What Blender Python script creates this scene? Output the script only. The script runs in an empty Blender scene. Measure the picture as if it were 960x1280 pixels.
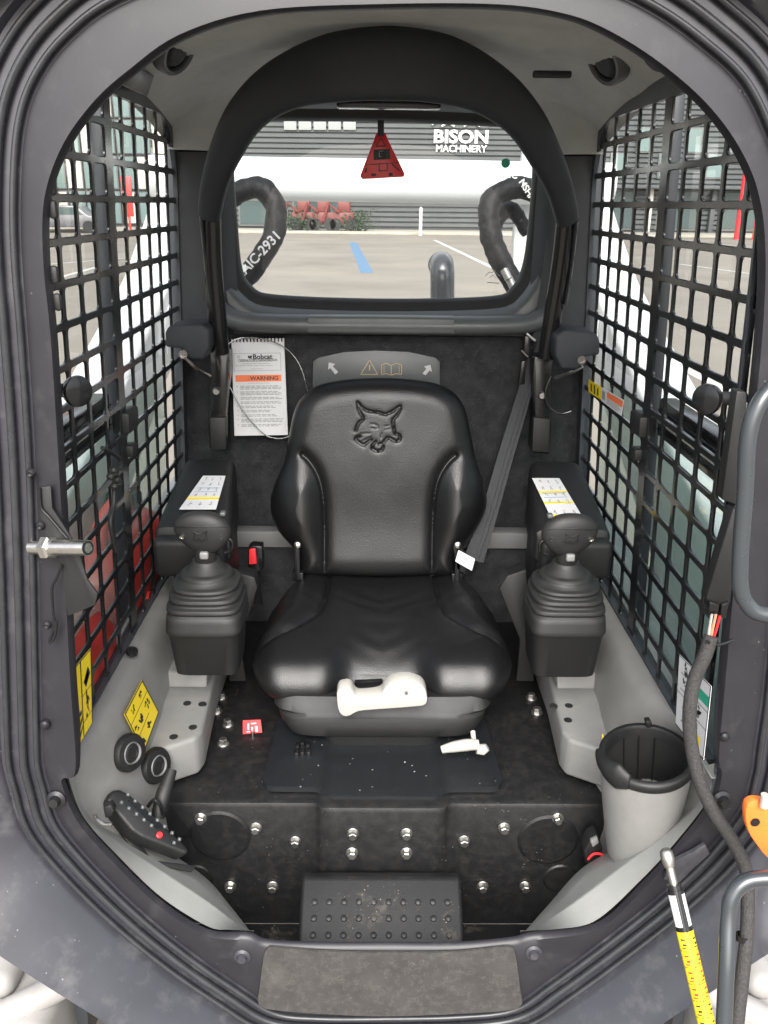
import bpy, bmesh, math, random
import numpy as np
from mathutils import Vector, Matrix
from mathutils import noise as mnoise
random.seed(7)
R = math.radians
sc = bpy.context.scene
col = sc.collection

# ------------------------------------------------------------------ camera
F = 1050.0
CAM = Vector((-0.016, 0.0, 1.70))
PITCH, YAW, ROLL = math.atan(385 / F), math.atan(12 / F), R(0.6)
fwd = Vector((math.sin(YAW) * math.cos(PITCH), math.cos(YAW) * math.cos(PITCH), -math.sin(PITCH)))
r0 = Vector((math.cos(YAW), -math.sin(YAW), 0))
u0 = r0.cross(fwd)
rgt = r0 * math.cos(ROLL) + u0 * math.sin(ROLL)
upv = u0 * math.cos(ROLL) - r0 * math.sin(ROLL)
cd = bpy.data.cameras.new('camera'); cam = bpy.data.objects.new('camera', cd); col.objects.link(cam)
cd.sensor_fit = 'VERTICAL'; cd.sensor_height = 36; cd.sensor_width = 27; cd.lens = 36 * F / 1280
cd.clip_start = 0.02; cd.clip_end = 1500
cam.matrix_world = Matrix(((rgt.x, upv.x, -fwd.x, CAM.x), (rgt.y, upv.y, -fwd.y, CAM.y), (rgt.z, upv.z, -fwd.z, CAM.z), (0, 0, 0, 1)))
sc.camera = cam

# ------------------------------------------------------------------ light: bright overcast day
SUN_EL, SUN_AZ = R(42), R(181)      # sun high behind the photographer
w = bpy.data.worlds.new('World'); sc.world = w; w.use_nodes = True
nt = w.node_tree; nt.nodes.clear()
sky = nt.nodes.new('ShaderNodeTexSky'); sky.sky_type = 'NISHITA'; sky.sun_disc = False
sky.sun_elevation = SUN_EL; sky.sun_rotation = SUN_AZ; sky.dust_density = 4; sky.air_density = 1.2
hs = nt.nodes.new('ShaderNodeHueSaturation'); hs.inputs['Saturation'].default_value = 0.32
bg = nt.nodes.new('ShaderNodeBackground'); bg.inputs[1].default_value = 0.15
wo = nt.nodes.new('ShaderNodeOutputWorld')
nt.links.new(sky.outputs[0], hs.inputs['Color']); nt.links.new(hs.outputs[0], bg.inputs[0]); nt.links.new(bg.outputs[0], wo.inputs[0])
sl = bpy.data.lights.new('sun', 'SUN'); sl.energy = 1.4; sl.angle = R(40); sl.color = (1, 0.97, 0.93)
so = bpy.data.objects.new('sun', sl); col.objects.link(so)
sdir = Vector((math.cos(SUN_EL) * math.sin(SUN_AZ), math.cos(SUN_EL) * math.cos(SUN_AZ), math.sin(SUN_EL)))
so.rotation_euler = sdir.to_track_quat('Z', 'Y').to_euler(); so.location = sdir * 30
sc.view_settings.view_transform = 'Standard'; sc.view_settings.look = 'None'
sc.view_settings.exposure = 1.5; sc.view_settings.gamma = 1.0
sc.render.engine = 'CYCLES'
sc.cycles.use_denoising = True
sc.cycles.max_bounces = 10; sc.cycles.transparent_max_bounces = 16; sc.cycles.diffuse_bounces = 5

# ------------------------------------------------------------------ helpers
def ray(px, py):
    return fwd + rgt * ((px - 480) / F) + upv * ((640 - py) / F)
def P(px, py, y=None, x=None, z=None):
    d = ray(px, py)
    if y is not None: t = (y - CAM.y) / d.y
    elif x is not None: t = (x - CAM.x) / d.x
    else: t = (z - CAM.z) / d.z
    return CAM + d * t
def PL(px, py, o, n):
    d = ray(px, py); return CAM + d * ((Vector(o) - CAM).dot(Vector(n)) / d.dot(Vector(n)))

def mk(name, geo, mat, parent=None, smooth=True, angle=35, label=None):
    vs, fs = geo
    me = bpy.data.meshes.new(name); me.from_pydata([tuple(v) for v in vs], [], fs); me.update()
    bm = bmesh.new(); bm.from_mesh(me); bmesh.ops.recalc_face_normals(bm, faces=bm.faces); bm.to_mesh(me); bm.free()
    if smooth:
        me.polygons.foreach_set('use_smooth', [True] * len(me.polygons)); me.set_sharp_from_angle(angle=R(angle))
    me.materials.append(MAT[mat] if isinstance(mat, str) else mat)
    o = bpy.data.objects.new(name, me); col.objects.link(o)
    if parent: o.parent = parent
    if label: o['label'] = label
    return o
def tag(o, label, cat, group=None, kind=None):
    o['label'] = label; o['category'] = cat
    if group: o['group'] = group
    if kind: o['kind'] = kind
    return o
def empty(name, loc, label, cat, group=None):
    o = bpy.data.objects.new(name, None); col.objects.link(o); o.location = loc; o.empty_display_size = 0.05
    bpy.context.view_layer.update()
    tag(o, label, cat, group); return o
def under(root, o):
    # parent keeping world coordinates (roots are unrotated)
    o.parent = root; o.matrix_parent_inverse = Matrix.Translation(root.location).inverted(); return o
def part(root, name, geo, mat, sub=None, **k):
    o = mk(name, geo, mat, None, **k)
    if sub is not None:
        o.parent = sub
    else:
        under(root, o)
    return o
def join(*gs):
    V, Fc = [], []
    for vs, fs in gs:
        b = len(V); V += list(vs); Fc += [tuple(i + b for i in f) for f in fs]
    return V, Fc
def xf(g, M):
    return [M @ Vector(v) for v in g[0]], g[1]
def rbox(size, bev=0.004, seg=2, M=None, c=None):
    bm = bmesh.new(); bmesh.ops.create_cube(bm, size=1)
    for v in bm.verts: v.co = Vector((v.co.x * size[0], v.co.y * size[1], v.co.z * size[2]))
    if bev > 0: bmesh.ops.bevel(bm, geom=bm.edges[:], offset=bev, segments=seg, affect='EDGES', profile=0.5, clamp_overlap=True)
    bm.verts.ensure_lookup_table()
    vs = [v.co.copy() for v in bm.verts]; fs = [tuple(v.index for v in f.verts) for f in bm.faces]; bm.free()
    if c is not None: vs = [v + Vector(c) for v in vs]
    if M is not None: vs = [M @ v for v in vs]
    return vs, fs
def box2(a, b, bev=0.004, seg=2):
    a, b = Vector(a), Vector(b)
    return rbox([abs(b[i] - a[i]) for i in range(3)], bev, seg, c=(a + b) / 2)
def extr(front, vec, bev=0.0, seg=2):
    """solid from a polygon (3-D points) pushed along vec, rims bevelled"""
    vec = Vector(vec); bm = bmesh.new()
    vs = [bm.verts.new(p) for p in front]; f = bm.faces.new(vs)
    r = bmesh.ops.extrude_face_region(bm, geom=[f])
    for e in r['geom']:
        if isinstance(e, bmesh.types.BMVert): e.co += vec
    bmesh.ops.recalc_face_normals(bm, faces=bm.faces)
    if bev > 0: bmesh.ops.bevel(bm, geom=bm.edges[:], offset=bev, segments=seg, affect='EDGES', profile=0.5, clamp_overlap=True)
    bm.verts.ensure_lookup_table(); bm.verts.index_update()
    V = [v.co.copy() for v in bm.verts]; Fc = [tuple(v.index for v in q.verts) for q in bm.faces]; bm.free()
    return V, Fc
def pxplate(pts, Y, depth, bev=0.002, seg=2):
    return extr([P(a, b, y=Y) for a, b in pts], (0, depth, 0), bev, seg)
def gridf(rows, closed_u=False, closed_v=False):
    n, m = len(rows), len(rows[0]); V = [p for r in rows for p in r]; Fc = []
    for i in range(n if closed_v else n - 1):
        for j in range(m if closed_u else m - 1):
            a, b = i, (i + 1) % n; c, d = j, (j + 1) % m
            Fc.append((a * m + c, a * m + d, b * m + d, b * m + c))
    return V, Fc
def cr(pts, n, closed=False):
    """Catmull-Rom resample to n points, even in arc length"""
    pts = [np.array(p, float) for p in pts]; m = len(pts); out = []
    segs = m if closed else m - 1
    for i in range(segs):
        if closed: p0, p1, p2, p3 = pts[i - 1], pts[i], pts[(i + 1) % m], pts[(i + 2) % m]
        else: p0, p1, p2, p3 = pts[max(i - 1, 0)], pts[i], pts[i + 1], pts[min(i + 2, m - 1)]
        for k in range(16):
            t = k / 16
            out.append(0.5 * ((2 * p1) + (-p0 + p2) * t + (2 * p0 - 5 * p1 + 4 * p2 - p3) * t * t + (-p0 + 3 * p1 - 3 * p2 + p3) * t ** 3))
    out.append(pts[0] if closed else pts[-1])
    out = np.array(out)
    if n is None: return out[:-1] if closed else out
    s = np.concatenate([[0], np.cumsum(np.linalg.norm(np.diff(out, axis=0), axis=1))])
    q = np.linspace(0, s[-1], n + 1)[:-1] if closed else np.linspace(0, s[-1], n)
    return np.stack([np.interp(q, s, out[:, k]) for k in range(out.shape[1])], 1)
def sweep(path, rad, n=12, closed=False, up=None, cap=True, smoothn=None):
    """tube along path; rad = number, (a,b), or list of either per point; a lies along the side vector, b along the up vector"""
    pts = [Vector(p) for p in path]
    if smoothn: pts = [Vector(p) for p in cr(pts, smoothn, closed)]
    N = len(pts); rows = []; prev = Vector(up) if up is not None else None
    for i, p in enumerate(pts):
        if closed: t = (pts[(i + 1) % N] - pts[i - 1])
        else: t = pts[min(i + 1, N - 1)] - pts[max(i - 1, 0)]
        t.normalize()
        if prev is None: prev = Vector((0, 0, 1)) if abs(t.z) < .9 else Vector((0, 1, 0))
        b = (prev - t * prev.dot(t)).normalized(); a = t.cross(b)
        if up is None: prev = b
        r = rad
        if isinstance(rad, list):
            f = i / (N - 1) * (len(rad) - 1); k = min(int(f), len(rad) - 2); g = f - k
            ra, rb = rad[k], rad[k + 1]
            if isinstance(ra, (int, float)): r = ra * (1 - g) + rb * g
            else: r = (ra[0] * (1 - g) + rb[0] * g, ra[1] * (1 - g) + rb[1] * g)
        rx, ry = (r, r) if isinstance(r, (int, float)) else r
        rows.append([p + a * (rx * math.cos(2 * math.pi * k / n)) + b * (ry * math.sin(2 * math.pi * k / n)) for k in range(n)])
    V, Fc = gridf(rows, True, closed)
    if cap and not closed:
        Fc.append(tuple(range(n))); Fc.append(tuple((N - 1) * n + k for k in range(n)))
    return V, Fc
def ribbon(path, w, th, side):
    """flat strap: path of points, width vectors from side(i), thickness th"""
    rows = []
    pts = [Vector(p) for p in path]; N = len(pts)
    for i, p in enumerate(pts):
        t = (pts[min(i + 1, N - 1)] - pts[max(i - 1, 0)]).normalized(); s = Vector(side).normalized(); s = (s - t * s.dot(t)).normalized(); nn = t.cross(s)
        ww = w[i] if isinstance(w, (list, tuple)) else w
        rows.append([p + s * ww + nn * th, p - s * ww + nn * th, p - s * ww - nn * th, p + s * ww - nn * th])
    V, Fc = gridf(rows, True); Fc.append((0, 1, 2, 3)); Fc.append(tuple((N - 1) * 4 + k for k in range(4)))
    return V, Fc
def lathe(prof, n=24, M=None, caps=(True, True)):
    rows = [[Vector((r * math.cos(2 * math.pi * k / n), r * math.sin(2 * math.pi * k / n), z)) for k in range(n)] for r, z in prof]
    V, Fc = gridf(rows, True)
    if caps[0]: Fc.append(tuple(range(n)))
    if caps[1]: Fc.append(tuple((len(prof) - 1) * n + k for k in range(n)))
    if M is not None: V = [M @ v for v in V]
    return V, Fc
def axis(loc, z, x=None):
    """matrix whose Z axis points along z"""
    z = Vector(z).normalized(); x = Vector(x) if x is not None else (Vector((1, 0, 0)) if abs(z.x) < .9 else Vector((0, 1, 0)))
    x = (x - z * x.dot(z)).normalized(); y = z.cross(x); l = Vector(loc)
    return Matrix(((x.x, y.x, z.x, l.x), (x.y, y.y, z.y, l.y), (x.z, y.z, z.z, l.z), (0, 0, 0, 1)))
def superring(cx, cy, z, a, b, e=2.0, n=40, M=None):
    out = []
    for k in range(n):
        t = 2 * math.pi * k / n; c, s = math.cos(t), math.sin(t)
        out.append(Vector((cx + a * math.copysign(abs(c) ** (2 / e), c), cy + b * math.copysign(abs(s) ** (2 / e), s), z)))
    return out
def loft(rings, caps=(True, True)):
    n = len(rings[0]); V, Fc = gridf(rings, True)
    if caps[0]: Fc.append(tuple(range(n)))
    if caps[1]: Fc.append(tuple((len(rings) - 1) * n + k for k in range(n)))
    return V, Fc
def patch(rows, nu=24, nv=24):
    """smooth surface through a net of 3-D points"""
    A = [cr([tuple(p) for p in r], nu) for r in rows]
    cols = [cr([A[i][j] for i in range(len(A))], nv) for j in range(nu)]
    return gridf([[Vector(cols[j][i]) for j in range(nu)] for i in range(nv)])
def bilerp(q, u, v):
    a = q[0].lerp(q[1], u); b = q[3].lerp(q[2], u); return a.lerp(b, v)
def glyph(u, v, s_):
    """a small pictogram: a few strokes of ink"""
    out = []
    for k in range(6):
        a = random.uniform(0, 3.14); l = s_ * random.uniform(.5, 1.0); w_ = s_ * random.uniform(.10, .22); x = u + random.uniform(-.6, .6) * s_; y = v + random.uniform(-.7, .7) * s_
        c_, d_ = math.cos(a), math.sin(a)
        out.append([(x - c_ * l / 2 - d_ * w_, y - d_ * l / 2 + c_ * w_), (x + c_ * l / 2 - d_ * w_, y + d_ * l / 2 + c_ * w_), (x + c_ * l / 2 + d_ * w_, y + d_ * l / 2 - c_ * w_), (x - c_ * l / 2 + d_ * w_, y - d_ * l / 2 - c_ * w_)])
    return out
class ik(tuple):
    def __new__(c, u, v, s_): return tuple.__new__(c, (u, v, s_))
def sticker(root, name, q, mat, marks, th=0.0008, label=None, sub=None):
    """thin label on a quad q (tl, tr, br, bl); marks = {material: [polygon of (u,v), ...]} printed on it"""
    q = [Vector(p) for p in q]
    n = (q[1] - q[0]).cross(q[3] - q[0]).normalized()
    if n.dot(CAM - q[0]) < 0: n = -n
    o = part(root, name, extr([p + n * th for p in q], -n * th * 0.9), mat, smooth=False, label=label, sub=sub)
    for m, polys in marks.items():
        V, Fc = [], []
        flat_ = []
        for poly in polys: flat_ += glyph(*poly) if isinstance(poly[0], (int, float)) else [poly]
        for poly in flat_:
            b = len(V); V += [bilerp(q, u, v) + n * (th + 0.0004) for u, v in poly]; Fc.append(tuple(range(b, len(V))))
        mk('print', (V, Fc), m, o, smooth=False)['kind'] = 'stuff'
        if sub is None:
            pass
    return o
def rect(u0, v0, u1, v1): return [(u0, v0), (u1, v0), (u1, v1), (u0, v1)]
def lines(u0, u1, v0, v1, n, fill=0.45, rag=0.25):
    out = []
    for i in range(n):
        v = v0 + (v1 - v0) * i / n; h = (v1 - v0) / n * fill; u = u0
        end = u1 - random.random() * rag * (u1 - u0)
        while u < end:
            wd = (u1 - u0) * random.uniform(.05, .16); out.append(rect(u, v, min(u + wd, end), v + h)); u += wd + (u1 - u0) * .022
    return out
def text(root, s, M, size, mat, name='lettering', ext=0.0004, sx=1.0, off=0.0, align='CENTER', sub=None):
    c = bpy.data.curves.new('t', 'FONT'); c.body = s; c.size = size; c.extrude = ext; c.align_x = align; c.align_y = 'CENTER'; c.offset = off; c.resolution_u = 3
    t = bpy.data.objects.new('t', c); col.objects.link(t)
    me = bpy.data.meshes.new_from_object(t); bpy.data.objects.remove(t); bpy.data.curves.remove(c)
    me.transform(M @ Matrix.Diagonal((sx, 1, 1, 1))); me.name = name
    me.materials.clear(); me.materials.append(MAT[mat]); o = bpy.data.objects.new(name, me); col.objects.link(o)
    if sub is not None: o.parent = sub
    else: under(root, o)
    return o
def facing(q0, q1, q3):
    """matrix with X along q0->q1, Y up (q3->q0), origin q0"""
    x = (Vector(q1) - Vector(q0)).normalized(); y = (Vector(q0) - Vector(q3)).normalized(); z = x.cross(y).normalized(); y = z.cross(x)
    l = Vector(q0); return Matrix(((x.x, y.x, z.x, l.x), (x.y, y.y, z.y, l.y), (x.z, y.z, z.z, l.z), (0, 0, 0, 1)))

# ------------------------------------------------------------------ materials
MAT = {}
def material(name, base, rough=0.5, metal=0.0, noise=0.0, nscale=30, bump=0.0, bscale=400, coat=0.0, spec=0.5, dust=None, dscale=12, dlo=0.55, dhi=0.75,
             rough_var=0.0, bkind='NOISE', speck=None, sheen=0.0):
    m = bpy.data.materials.new(name); m.use_nodes = True; t = m.node_tree; b = t.nodes['Principled BSDF']
    L = t.links.new
    b.inputs['Roughness'].default_value = rough; b.inputs['Metallic'].default_value = metal
    b.inputs['Specular IOR Level'].default_value = spec; b.inputs['Coat Weight'].default_value = coat; b.inputs['Coat Roughness'].default_value = 0.12
    if sheen: b.inputs['Sheen Weight'].default_value = sheen
    tc = t.nodes.new('ShaderNodeTexCoord')
    base = tuple(base) + (1,)
    colsock = None
    def noise_node(scale, detail=4, rough_=0.6):
        n = t.nodes.new('ShaderNodeTexNoise'); n.inputs['Scale'].default_value = scale; n.inputs['Detail'].default_value = detail; n.inputs['Roughness'].default_value = rough_
        L(tc.outputs['Object'], n.inputs['Vector']); return n
    def ramp(sock, lo, hi):
        r = t.nodes.new('ShaderNodeMapRange'); r.inputs['From Min'].default_value = lo; r.inputs['From Max'].default_value = hi; r.clamp = True
        L(sock, r.inputs['Value']); return r.outputs[0]
    def mix(fac, a, c):
        x = t.nodes.new('ShaderNodeMix'); x.data_type = 'RGBA'
        L(fac, x.inputs[0])
        for s, v in ((6, a), (7, c)):
            if isinstance(v, tuple): x.inputs[s].default_value = v
            else: L(v, x.inputs[s])
        return x.outputs[2]
    c = base
    if noise:
        n = noise_node(nscale)
        c = mix(ramp(n.outputs['Fac'], .3, .7), tuple(v * (1 - noise) for v in base[:3]) + (1,), tuple(min(v * (1 + noise), 1) for v in base[:3]) + (1,))
    if speck:      # (colour, scale, threshold): scattered grains
        vo = t.nodes.new('ShaderNodeTexVoronoi'); vo.inputs['Scale'].default_value = speck[1]; L(tc.outputs['Object'], vo.inputs['Vector'])
        f = ramp(vo.outputs['Distance'], speck[2], speck[2] * .5)
        n2 = noise_node(speck[1] * .12); g = t.nodes.new('ShaderNodeMath'); g.operation = 'MULTIPLY'; L(f, g.inputs[0]); L(ramp(n2.outputs['Fac'], .5, .62), g.inputs[1])
        c = mix(g.outputs[0], c, tuple(speck[0]) + (1,))
    if dust:
        n = noise_node(dscale, 8, .7); f = ramp(n.outputs['Fac'], dlo, dhi)
        g = t.nodes.new('ShaderNodeMath'); g.operation = 'MULTIPLY'; L(f, g.inputs[0]); g.inputs[1].default_value = dust[3] if len(dust) > 3 else .7
        c = mix(g.outputs[0], c, tuple(dust[:3]) + (1,))
        rr = t.nodes.new('ShaderNodeMapRange'); rr.inputs['To Min'].default_value = rough; rr.inputs['To Max'].default_value = .95; L(g.outputs[0], rr.inputs['Value']); L(rr.outputs[0], b.inputs['Roughness'])
    elif rough_var:
        n = noise_node(7, 6); rr = t.nodes.new('ShaderNodeMapRange'); rr.inputs['From Min'].default_value = .3; rr.inputs['From Max'].default_value = .7
        rr.inputs['To Min'].default_value = max(rough - rough_var, .02); rr.inputs['To Max'].default_value = rough + rough_var; L(n.outputs['Fac'], rr.inputs['Value']); L(rr.outputs[0], b.inputs['Roughness'])
    if isinstance(c, tuple): b.inputs['Base Color'].default_value = c
    else: L(c, b.inputs['Base Color'])
    if bump:
        if bkind == 'VORONOI':
            n = t.nodes.new('ShaderNodeTexVoronoi'); n.inputs['Scale'].default_value = bscale; L(tc.outputs['Object'], n.inputs['Vector']); s = n.outputs['Distance']
        else: s = noise_node(bscale, 3).outputs['Fac']
        bp = t.nodes.new('ShaderNodeBump'); bp.inputs['Strength'].default_value = bump; bp.inputs['Distance'].default_value = .002; L(s, bp.inputs['Height']); L(bp.outputs[0], b.inputs['Normal'])
    MAT[name] = m; return m
def glass(name, tint, refl=1.0, haze=0.0, film=(.8, .8, .8)):
    m = bpy.data.materials.new(name); m.use_nodes = True; t = m.node_tree; t.nodes.clear(); L = t.links.new
    o = t.nodes.new('ShaderNodeOutputMaterial'); tr = t.nodes.new('ShaderNodeBsdfTransparent'); tr.inputs[0].default_value = tuple(tint) + (1,)
    gl = t.nodes.new('ShaderNodeBsdfGlossy'); gl.inputs['Roughness'].default_value = .02
    fr = t.nodes.new('ShaderNodeFresnel')
    ge = t.nodes.new('ShaderNodeNewGeometry'); mr = t.nodes.new('ShaderNodeMapRange')      # the same pane from either side
    mr.inputs['To Min'].default_value = 1.45; mr.inputs['To Max'].default_value = 1 / 1.45; L(ge.outputs['Backfacing'], mr.inputs['Value']); L(mr.outputs[0], fr.inputs[0])
    mx = t.nodes.new('ShaderNodeMixShader'); L(fr.outputs[0], mx.inputs[0]); L(tr.outputs[0], mx.inputs[1]); L(gl.outputs[0], mx.inputs[2])
    last = mx.outputs[0]
    if haze:
        df = t.nodes.new('ShaderNodeBsdfDiffuse'); df.inputs[0].default_value = tuple(film) + (1,); m2 = t.nodes.new('ShaderNodeMixShader'); m2.inputs[0].default_value = haze
        L(last, m2.inputs[1]); L(df.outputs[0], m2.inputs[2]); last = m2.outputs[0]
    L(last, o.inputs[0]); MAT[name] = m; return m

material('frame_paint', (.031, .031, .038), .36, noise=.12, nscale=18, coat=.25, rough_var=.10, dust=(.22, .22, .21, .26), dscale=20, dlo=.52, dhi=.80, speck=((.25, .25, .25), 70, .09))
material('inner_paint', (.030, .033, .039), .42, noise=.12, nscale=20, bump=.05, bscale=900, rough_var=.08)
material('jamb_paint', (.0175, .0168, .0205), .40, noise=.12, nscale=20, bump=.05, bscale=900, spec=.4, rough_var=.08, dust=(.16, .16, .15, .16), dscale=24, dlo=.55, dhi=.85, speck=((.22, .22, .22), 60, .08))
material('seal_rubber', (.026, .027, .030), .26, noise=.2, nscale=40, bump=.05, bscale=300, rough_var=.12)
material('mesh_paint', (.008, .009, .010), .30, coat=.3, rough_var=.08)
material('black_plastic', (.0090, .0092, .0096), .50, noise=.1, nscale=60, bump=.25, bscale=1400, rough_var=.08)
material('black_gloss', (.008, .008, .009), .22, rough_var=.06)
material('black_rubber', (.0145, .0145, .0145), .55, noise=.15, nscale=50, bump=.12, bscale=700)
material('foam_pad', (.017, .019, .024), .62, noise=.1, nscale=30, bump=.2, bscale=700)
material('vinyl', (.0055, .0055, .006), .33, bump=.20, bscale=600, rough_var=.05, bkind='VORONOI')
material('carpet', (.030, .031, .033), .95, noise=.35, nscale=25, bump=1.0, bscale=420, speck=((.075, .075, .078), 420, .42), spec=.1)
material('headliner', (.42, .42, .40), .85, noise=.06, nscale=30, bump=.25, bscale=900)
material('grey_plastic', (.190, .188, .181), .50, noise=.06, nscale=22, bump=.2, bscale=1100, dust=(.33, .32, .29, .3), dscale=14, dlo=.5, dhi=.8, speck=((.10, .10, .095), 120, .10))
material('lit_grey_plastic', (.300, .304, .290), .48, noise=.05, nscale=18, bump=.12, bscale=1500, dust=(.42, .41, .38, .3), dscale=18, dlo=.5, dhi=.8)  # same plastic as the grey panels, base lightened for the better light here
material('dark_trim', (.075, .080, .082), .40, noise=.08, nscale=30, bump=.10, bscale=1200, rough_var=.06)
material('platform', (.0065, .0065, .007), .42, noise=.2, nscale=30, bump=.18, bscale=500, dust=(.09, .083, .072, .12), dscale=60, dlo=.45, dhi=.80, speck=((.20, .18, .16), 110, .11))
material('floor_metal', (.008, .008, .0085), .5, noise=.2, nscale=30, bump=.2, bscale=500, dust=(.17, .15, .12, .50), dscale=17, dlo=.56, dhi=.72, speck=((.26, .23, .19), 140, .16))
material('grip_mat', (.046, .043, .040), .9, noise=.25, nscale=24, bump=1.0, bscale=900, dust=(.17, .155, .13, .40), dscale=16, dlo=.55, dhi=.80, speck=((.10, .094, .085), 800, .5))
material('tray', (.010, .011, .013), .40, noise=.1, nscale=40, bump=.15, bscale=900, speck=((.5, .48, .45), 60, .12), rough_var=.06)
material('zinc', (.42, .41, .385), .40, metal=1, noise=.12, nscale=60, rough_var=.08)
material('steel', (.62, .60, .57), .26, metal=1, noise=.1, nscale=80, rough_var=.1)
material('dark_bolt', (.03, .03, .032), .35, metal=.6)
material('white_plastic', (.38, .37, .34), .40, noise=.04, nscale=40)
material('white_paint', (.54, .55, .545), .32, noise=.03, nscale=4, coat=.2)
material('knee_paint', (.30, .29, .28), .45, noise=.08, nscale=12, dust=(.2, .19, .17, .4), dscale=18, dlo=.5, dhi=.8)
material('paper', (.60, .60, .61), .6, noise=.02, nscale=60)
material('print_black', (.03, .03, .03), .6)
material('print_grey', (.26, .26, .27), .6)
material('print_pale', (.42, .42, .42), .5)
material('print_white', (.62, .62, .62), .6)
material('print_blue', (.10, .22, .42), .6)
material('print_gold', (.42, .32, .16), .5)
material('print_red', (.60, .03, .03), .5)
material('orange_print', (.80, .18, .06), .55)
material('yellow', (.80, .56, .03), .40)
material('sticker_yellow', (.88, .66, .02), .40)
material('green_print', (.02, .32, .20), .45)
material('red_plastic', (.64, .03, .035), .35, coat=.2)
material('red_tank', (.50, .05, .04), .35, noise=.15, nscale=6, rough_var=.08)
material('red_dull', (.15, .03, .025), .5, noise=.2, nscale=2)
material('orange_latch', (.85, .17, .03), .40)
material('braid', (.032, .030, .030), .60, bump=1.0, bscale=500, noise=.5, nscale=350)
material('webbing', (.022, .024, .027), .60, bump=.5, bscale=900, noise=.15, nscale=300)
material('hose_sleeve', (.0065, .0065, .0075), .55, noise=.4, nscale=60, bump=1.0, bscale=120, spec=.25)
material('grey_button', (.20, .20, .20), .4)
material('grey_bar', (.20, .20, .20), .45, metal=.2)
material('tube_grey', (.034, .039, .044), .28, coat=.4, rough_var=.06)
material('copper', (.60, .28, .16), .4)
material('asphalt', (.185, .165, .135), .9, noise=.24, nscale=.30, bump=.4, bscale=60, speck=((.08, .075, .065), 1.1, .10), dust=(.215, .20, .175, .7), dscale=.22, dlo=.4, dhi=.7)
material('concrete', (.32, .30, .25), .9, noise=.1, nscale=1.2)
material('line_white', (.45, .45, .43), .8, noise=.15, nscale=6)
material('line_blue', (.085, .17, .27), .8, noise=.15, nscale=6)
material('siding', (.075, .080, .083), .6, noise=.12, nscale=.5)
material('siding_pale', (.125, .128, .125), .6, noise=.1, nscale=.5)
material('tan_wall', (.40, .26, .17), .8, noise=.1, nscale=.6)
material('cream', (.50, .47, .42), .8, noise=.1, nscale=1)
material('blind', (.30, .31, .30), .7)
material('shopglass', (.06, .085, .085), .10, spec=.6)
material('tealglass', (.14, .20, .195), .15, spec=.6)
material('car_paint', (.10, .10, .11), .3, coat=.5)
material('tyre', (.02, .02, .02), .8)
material('bush', (.03, .05, .025), .9, noise=.4, nscale=8)
material('track_rubber', (.025, .025, .026), .7, noise=.3, nscale=30, bump=.6, bscale=80)
material('fender', (.30, .31, .31), .5, noise=.08, nscale=10)
glass('clear_glass', (.94, .96, .95), haze=.03)
glass('green_glass', (.78, .90, .86), haze=.30, film=(.50, .68, .62))

# ------------------------------------------------------------------ setting: ground
def flat(pts, z): return [Vector((x, y, z)) for x, y in pts], [tuple(range(len(pts)))]
g = mk('ground', flat([(-500, -300), (500, -300), (500, 900), (-500, 900)], 0), 'asphalt', smooth=False); g['kind'] = 'structure'; g['label'] = 'pale worn asphalt of the parking lot'
def gp(px, py): return P(px, py, z=0.004)
def stripe(a, b, wd, mat):
    a, b = Vector(a), Vector(b); t = (b - a).normalized(); s = Vector((-t.y, t.x, 0)) * wd
    mk('painted_line', ([a - s, a + s, b + s, b - s], [(0, 1, 2, 3)]), mat, g, smooth=False)
stripe(gp(441, 303), gp(459, 341), .17, 'line_blue')
stripe(gp(543, 300), gp(617, 335), .09, 'line_white')
for a, b in (((62, 330), (215, 318)), ((55, 352), (120, 334)), ((770, 300), (950, 312)), ((850, 330), (960, 345)), ((742, 400), (930, 500)), ((60, 300), (120, 296)), ((856, 295), (930, 300))):
    A, B = gp(*a), gp(*b); stripe(A, B, .07, 'line_white')
kerb = mk('kerb', box2((-70, 52, 0), (70, 57.8, .14), .03), 'concrete'); kerb['kind'] = 'structure'; kerb['label'] = 'pale concrete kerb and walk along the building'

# ------------------------------------------------------------------ setting: showroom building behind
BY = 58.0
bld = empty('showroom_building', (0, BY, 0), 'long dark grey showroom building with horizontal siding and white lettering', 'building')
def bp(px, py): return P(px, py, y=BY)
# core walls, left to right
part(bld, 'wall', box2((-13.2, BY, 0), (34, BY + 12, 11), .02), 'siding')
part(bld, 'wall', box2((-27.0, BY + .2, 0), (-13.2, BY + 12, 11), .02), 'siding_pale')
part(bld, 'wall', box2((-36, BY - 3, 0), (-21.2, BY + .1, 5.6), .02), 'tan_wall', label='tan rendered wall section')
part(bld, 'roof', box2((-37, BY - .6, 11), (35, BY + 13, 11.5), .05), 'siding_pale')
# siding boards on the dark wall (each a lapped board)
zb = .42; sb_me = None
for i in range(34):
    if sb_me is None:
        o = part(bld, 'siding_board', rbox((47.0, .10, .22), .03, 1), 'siding'); sb_me = o
    else:
        o = sb_me.copy(); col.objects.link(o)
    o.location = (10.4, BY - .06, zb + i * .31); o.matrix_parent_inverse = Matrix.Translation(bld.location).inverted()
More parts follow.
